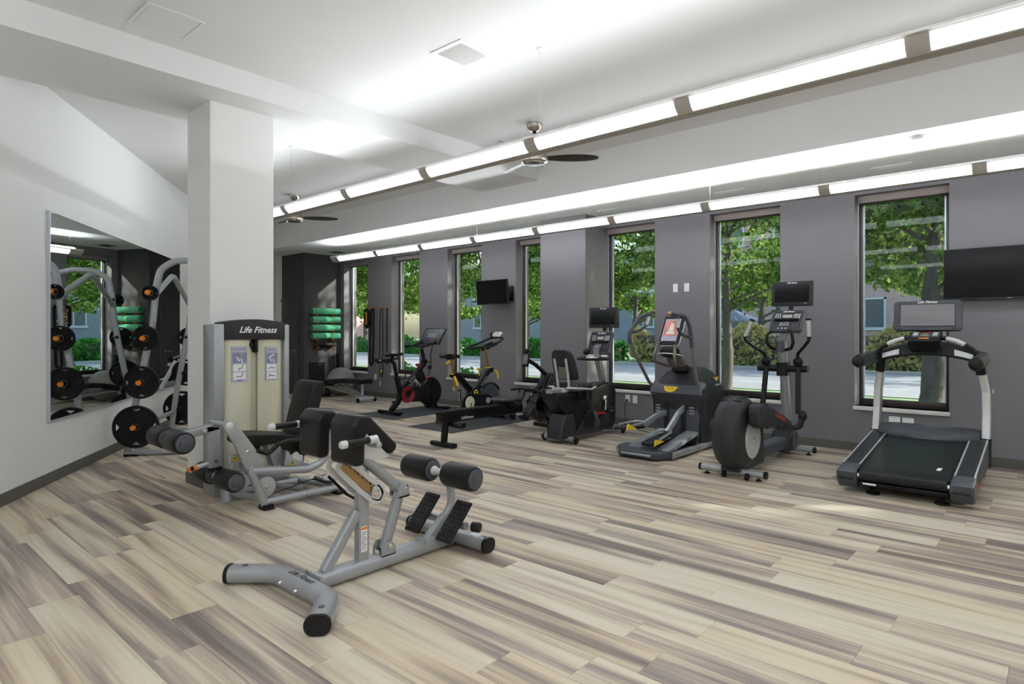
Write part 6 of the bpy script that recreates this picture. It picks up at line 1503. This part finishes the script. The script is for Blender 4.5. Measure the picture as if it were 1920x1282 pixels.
# rolled mats on the wall rack
rk = thing('mat_rack', 'orange pegged wall rack holding green mats in the far corner', 'rack', (-12.495,7.64,1.5))
ZM = [1.865,1.68,1.495,1.31]
for y in (7.42,7.80):
    build('rack_strip', MB().b2((-12.4995,y-.02,1.02),(-12.488,y+.02,1.95),.003), BLACKM, rk)
    for z in ZM + [1.13]:
        build('rack_peg', MB().tube([(-12.49,y,z-.085),(-12.36,y,z-.085),(-12.345,y,z-.05)],.011,8,fil=.02), ORANGE, rk)
    build('rack_peg', MB().tube([(-12.49,y,1.955),(-12.40,y,1.955)],.012,8), ORANGE, rk)
for k, z in enumerate(ZM):
    c = (-12.415, 7.64, z)
    m_ = thing('yoga_mat', 'rolled green foam mat on the wall rack, %s of four' % ('topmost','second','third','lowest')[k], 'mat', c, 'rolled mats on the wall rack')
    build('roll', MB().ring((c[0],7.29,z),(c[0],7.99,z),.072,.022,24), MATGREEN, m_, 50)
    pts = [(c[0]+(.024+.046*a/1080)*math.cos(R(a)),7.2885,z+(.024+.046*a/1080)*math.sin(R(a))) for a in range(0,1081,30)]
    build('spiral_edge', MB().tube(pts,.0025,5), RUBBER, m_)
c = (-12.42,7.62,1.125)
m_ = thing('foam_roller', 'short black massage roller on the lowest pegs below the green mats', 'foam roller', c)
pr = []
for k in range(9): pr += [(.058,k*.054),(.062,k*.054+.01),(.062,k*.054+.04),(.055,k*.054+.048)]
build('roller_body', MB().lathe((c[0],7.38,1.112),(0,1,0),pr,20), PLAST, m_)
build('roller_core', MB().cyl((c[0],7.36,1.112),(c[0],7.89,1.112),.04), PLAST_G, m_)
# return grille on the far wall
g = thing('wall_grille', 'dark louvred return grille low on the far wall behind the ball', 'vent', (-12.5,7.45,.25))
build('frame', MB().b2((-12.5,7.22,.20),(-12.49,7.26,.80)).b2((-12.5,7.66,.20),(-12.49,7.70,.80)).b2((-12.5,7.26,.72),(-12.49,7.66,.80)).b2((-12.5,7.26,.20),(-12.49,7.66,.24)), PAINT_D, g, 0)
build('backing', MB().b2((-12.4995,7.26,.24),(-12.498,7.66,.72)), LOGO_K, g, 0)
for k in range(14): build('louvre', MB().box((-12.494,7.46,.258+.034*k),(.012,.40,.016),ry=30), PLAST_M, g, 0)
# straps hung on the window wall
def hook(parent, x, z): 
    build('wall_hook', MB().cyl((x,WY,z),(x,WY-.05,z),.014,seg=10).cyl((x,WY-.05,z),(x,WY-.055,z),.02,seg=10), ORANGE, parent)
def loop(x, ztop, zbot, w_, wid, mt, name, label, cat, grp=None, skew=0.0):
    t = thing(name, label, cat, (x, WY, ztop), grp)
    pts = [(x, WY-.035, ztop), (x+w_*.4+skew*.2, WY-.03, ztop-.06), (x+w_*.5+skew*.6, WY-.03, (ztop+zbot)/2), (x+w_*.5+skew, WY-.03, zbot+.08), (x+skew, WY-.03, zbot), (x-w_*.5+skew, WY-.03, zbot+.08), (x-w_*.5+skew*.6, WY-.03, (ztop+zbot)/2), (x-w_*.4+skew*.2, WY-.03, ztop-.06)]
    P = fillet(pts+[pts[0]], .05)
    build('band', MB().sweep(P, rrect(wid,.010,.003,2), (0,1,0), True), mt, t, 50); hook(t, x, ztop)
    return t
xs_ = lambda px: (lambda u: (WY/(.7475+u*.6643))*(-.6643+u*.7475))((px-960)/1160)
w1 = thing('ab_wheel', 'short black strap with orange loop hung leftmost on the window wall', 'strap', (xs_(690.5),WY,1.72)) if False else None
x = xs_(690.8)
t = thing('strap_loop', 'short black strap with an orange inner band beside the farthest window', 'strap', (x,WY,1.9), 'straps on the window wall')
build('band', MB().sweep(fillet([(x,WY-.05,1.90),(x+.07,WY-.05,1.86),(x+.075,WY-.05,1.55),(x,WY-.05,1.49),(x-.05,WY-.05,1.55),(x-.05,WY-.05,1.86),(x,WY-.05,1.90)],.05), rrect(.05,.05,.01,2),(0,1,0)), RUBBER, t, 50)
build('inner_band', MB().sweep(fillet([(x,WY-.078,1.84),(x+.03,WY-.078,1.78),(x+.03,WY-.078,1.62),(x,WY-.078,1.57)],.03), rrect(.012,.035,.004,2),(0,1,0)), ORANGE, t, 50)
hook(t, x, 1.90)
x = xs_(701); loop(x, 1.93, .66, .11, .05, RUBBER, 'resistance_band', 'wide black resistance band hanging as a long loop, left of thin cords', 'resistance band', 'straps on the window wall', -.06)
x = xs_(717.5)
t = loop(x, 1.93, .42, .11, .018, BLACKM, 'suspension_strap', 'pair of long dark cords with white tag hanging beside the wide loop', 'strap', 'straps on the window wall', -.02)
build('strap_tag', MB().b2((x-.055,WY-.04,.24),(x-.025,WY-.03,.36),.004), IVORY, t)
build('strap_buckle', MB().box((x+.0,WY-.04,.56),(.06,.02,.05),.008), YELLOW, t)
x = xs_(727.5); loop(x, 1.93, .95, .03, .012, BLACKM, 'stretch_cord', 'single thin black cord hanging rightmost of the wall straps', 'strap', 'straps on the window wall')

# dumbbell rack beside the mirror's far end (seen in the mirror)
def dumbbell_rack(s0, s1, off):
    t = thing('dumbbell_rack', 'white two-tier dumbbell rack seen only in the wall mirror', 'dumbbell rack', lw((s0+s1)/2,off,0))
    for s in (s0+.0, s1-.0):
        build('rack_leg', MB().bar([lw(s,off+.25,.04),lw(s,off+.10,.50),lw(s,off-.10,.90)],.07,.06,.014,fil=.1,up=tuple(LD)), SILVER_L, t)
        build('rack_foot', MB().bar([lw(s,off-.26,.035),lw(s,off+.30,.035)],.08,.055,.015,up=(0,0,1)), SILVER_L, t)
    for z, o_ in ((.46,.16),(.86,-.06)):
        for dz, do in ((0,.07),(.07,-.09)):
            build('tier_rail', MB().bar([lw(s0,off+o_+do,z+dz-.02),lw(s1,off+o_+do,z+dz-.02)],.05,.05,.01,up=(0,0,1)), SILVER_L, t)
    k = 0
    for tier, (z, o_, r, nm) in enumerate(((.46,.16,.068,'lower'),(.86,-.06,.052,'upper'))):
        n = 8
        for i in range(n):
            s = s0+.12+(s1-s0-.24)*i/(n-1); ax = (LN*.16 + Vector((0,0,-.07))).normalized(); c = lw(s, off+o_-.01, z+.035+.025+r*.9)
            d = thing('dumbbell', '%s black dumbbell from the near end of the %s rack tier, seen in the mirror' % (('first','second','third','fourth','fifth','sixth','seventh','eighth')[i], nm), 'dumbbell', c, 'dumbbells on the %s tier of the rack' % nm)
            build('handle', MB().cyl(c-ax*.07,c+ax*.07,.016,seg=10), CHROME, d)
            for g in (-1,1): build('head', MB().cyl(c+ax*g*.065,c+ax*g*.13,r,seg=16,bev=.008), RUBBER, d)
dumbbell_rack(4.55, 6.25, .42)

# ================================================================ 12  TELEVISIONS, OUTLETS, CORD
def tv(c, w_, h_, tilt, yaw, label, mark, arm=True):
    t = thing('television', label, 'television', c, 'wall televisions')
    c = Vector(c); M = rotm(tilt, 0, yaw)
    def Q(x, y, z): return c + M @ Vector((x,y,z))
    def bx(lo, hi, bev=.003):
        m = MB().b2(lo, hi, bev); m.v = [tuple(c + M @ Vector(v)) for v in m.v]; return m
    build('tv_body', bx((-w_/2,-.012,-h_/2),(w_/2,.03,h_/2)), PLAST, t)
    build('screen', bx((-w_/2+.008,-.0135,-h_/2+.018),(w_/2-.008,-.0115,h_/2-.008),0), SCREEN, t, 0)
    bz = bx((-w_/2,-.016,-h_/2),(w_/2,-.012,-h_/2+.016),.002); build('bezel', bz, PLAST_M, t)
    build('bezel', bx((-w_/2,-.016,h_/2-.007),(w_/2,-.012,h_/2),.001), PLAST_M, t)
    for sx in (-1,1): build('bezel', bx((sx*(w_/2-.0035)-.0035,-.016,-h_/2),(sx*(w_/2-.0035)+.0035,-.012,h_/2),.001), PLAST_M, t)
    build('maker_mark', bx((mark-.018,-.0165,-h_/2+.006),(mark+.018,-.016,-h_/2+.011),0), LAMPG, t, 0)
    if arm:
        build('wall_arm', MB().bar([Q(.10,.03,-.02), (c.x+.22,WY-.12,c.z-.02), (c.x+.16,WY-.02,c.z-.02)],.04,.05,.008,fil=.02,up=(0,0,1)), BLACKM, t)
        build('wall_plate', MB().b2((c.x+.02,WY-.022,c.z-.15),(c.x+.22,WY,c.z+.12),.005), BLACKM, t)
        build('arm_elbow', MB().cyl((c.x+.22,WY-.12,c.z-.08),(c.x+.22,WY-.12,c.z+.05),.03,seg=12), BLACKM, t)
    else: build('wall_plate', MB().b2((c.x-.25,WY-.055,c.z-.12),(c.x+.25,WY,c.z+.12),.005), BLACKM, t)
tv((-7.36,7.76,2.082), .735, .425, 4, -1, 'small black television on a bracket arm between two windows', -.0)
tv((-.455,8.005,1.995), .98, .535, 0, 0, 'large black television flat on the wall at the right edge', .06, False)
def plate(x, z, label, kind, wall='r', w_=.072, h_=.116):
    if wall == 'r':
        c = Vector((x,WY,z)); r = Vector((1,0,0)); n = Vector((0,-1,0))
    else: c = lw(x,0,z); r = -LD; n = LN.copy()
    u = Vector((0,0,1))
    t = thing('light_switch' if kind == 'switch' else 'wall_outlet', label, 'switch' if kind == 'switch' else 'outlet', c, 'wall plates')
    def bx(x0,x1,z0,z1,d0,d1):
        return MB().add([c + r*a + u*b + n*d for a in (x0,x1) for b in (z0,z1) for d in (d0,d1)],[(0,1,3,2),(4,6,7,5),(0,4,5,1),(2,3,7,6),(0,2,6,4),(1,5,7,3)])
    p = build('cover_plate', bx(-w_/2,w_/2,-h_/2,h_/2,0,.006), WHITE, t, 0)
    if kind == 'switch': build('rocker', bx(-.016,.016,-.032,.032,.006,.010), WHITE, t, 0)
    else:
        for dz in (-.026,.026):
            f = build('socket', bx(-.017,.017,dz-.014,dz+.014,.006,.0085), WHITE, t, 0)
            for dx in (-.006,.006): build('slot', bx(dx-.0012,dx+.0012,dz-.004,dz+.006,.0085,.0088), LOGO_K, f, 0)
plate(-4.085, 2.015, 'left white switch plate high on the wall above the stride trainer', 'switch')
plate(-3.915, 2.015, 'right white switch plate high on the wall above the stride trainer', 'switch')
plate(-4.86, .40, 'white wall outlet with black plug, low beside the stride trainer', 'outlet')
plate(-4.735, .395, 'white wall outlet without a plug, right of the plugged one', 'outlet')
plate(-1.41, .40, 'left white wall outlet just above the treadmill motor hood', 'outlet', w_=.11, h_=.075)
plate(-1.28, .395, 'right white wall outlet just above the treadmill motor hood', 'outlet', w_=.11, h_=.075)
plate(-9.76, .40, 'white wall outlet below the window behind the red-wheeled bike', 'outlet')
plate(-11.15, .43, 'white wall outlet above the black bench pad in the far corner', 'outlet')
plate(.62, .43, 'white wall outlet on the white wall below the mirror', 'outlet', 'l')
cd_ = thing('power_cord', 'thin black power cord hanging from the outlet by the stride trainer', 'cord', (-4.86,WY,.37))
build('plug', MB().box((-4.86,WY-.025,.375),(.03,.035,.03),.008), PLAST, cd_)
build('cable', MB().tube([(-4.86,WY-.04,.372),(-4.87,WY-.09,.30),(-4.84,WY-.10,.12),(-4.74,WY-.16,.012),(-4.45,7.72,.008),(-4.1,7.6,.008),(-3.85,7.55,.03)],.005,6,fil=.08), PLAST, cd_)
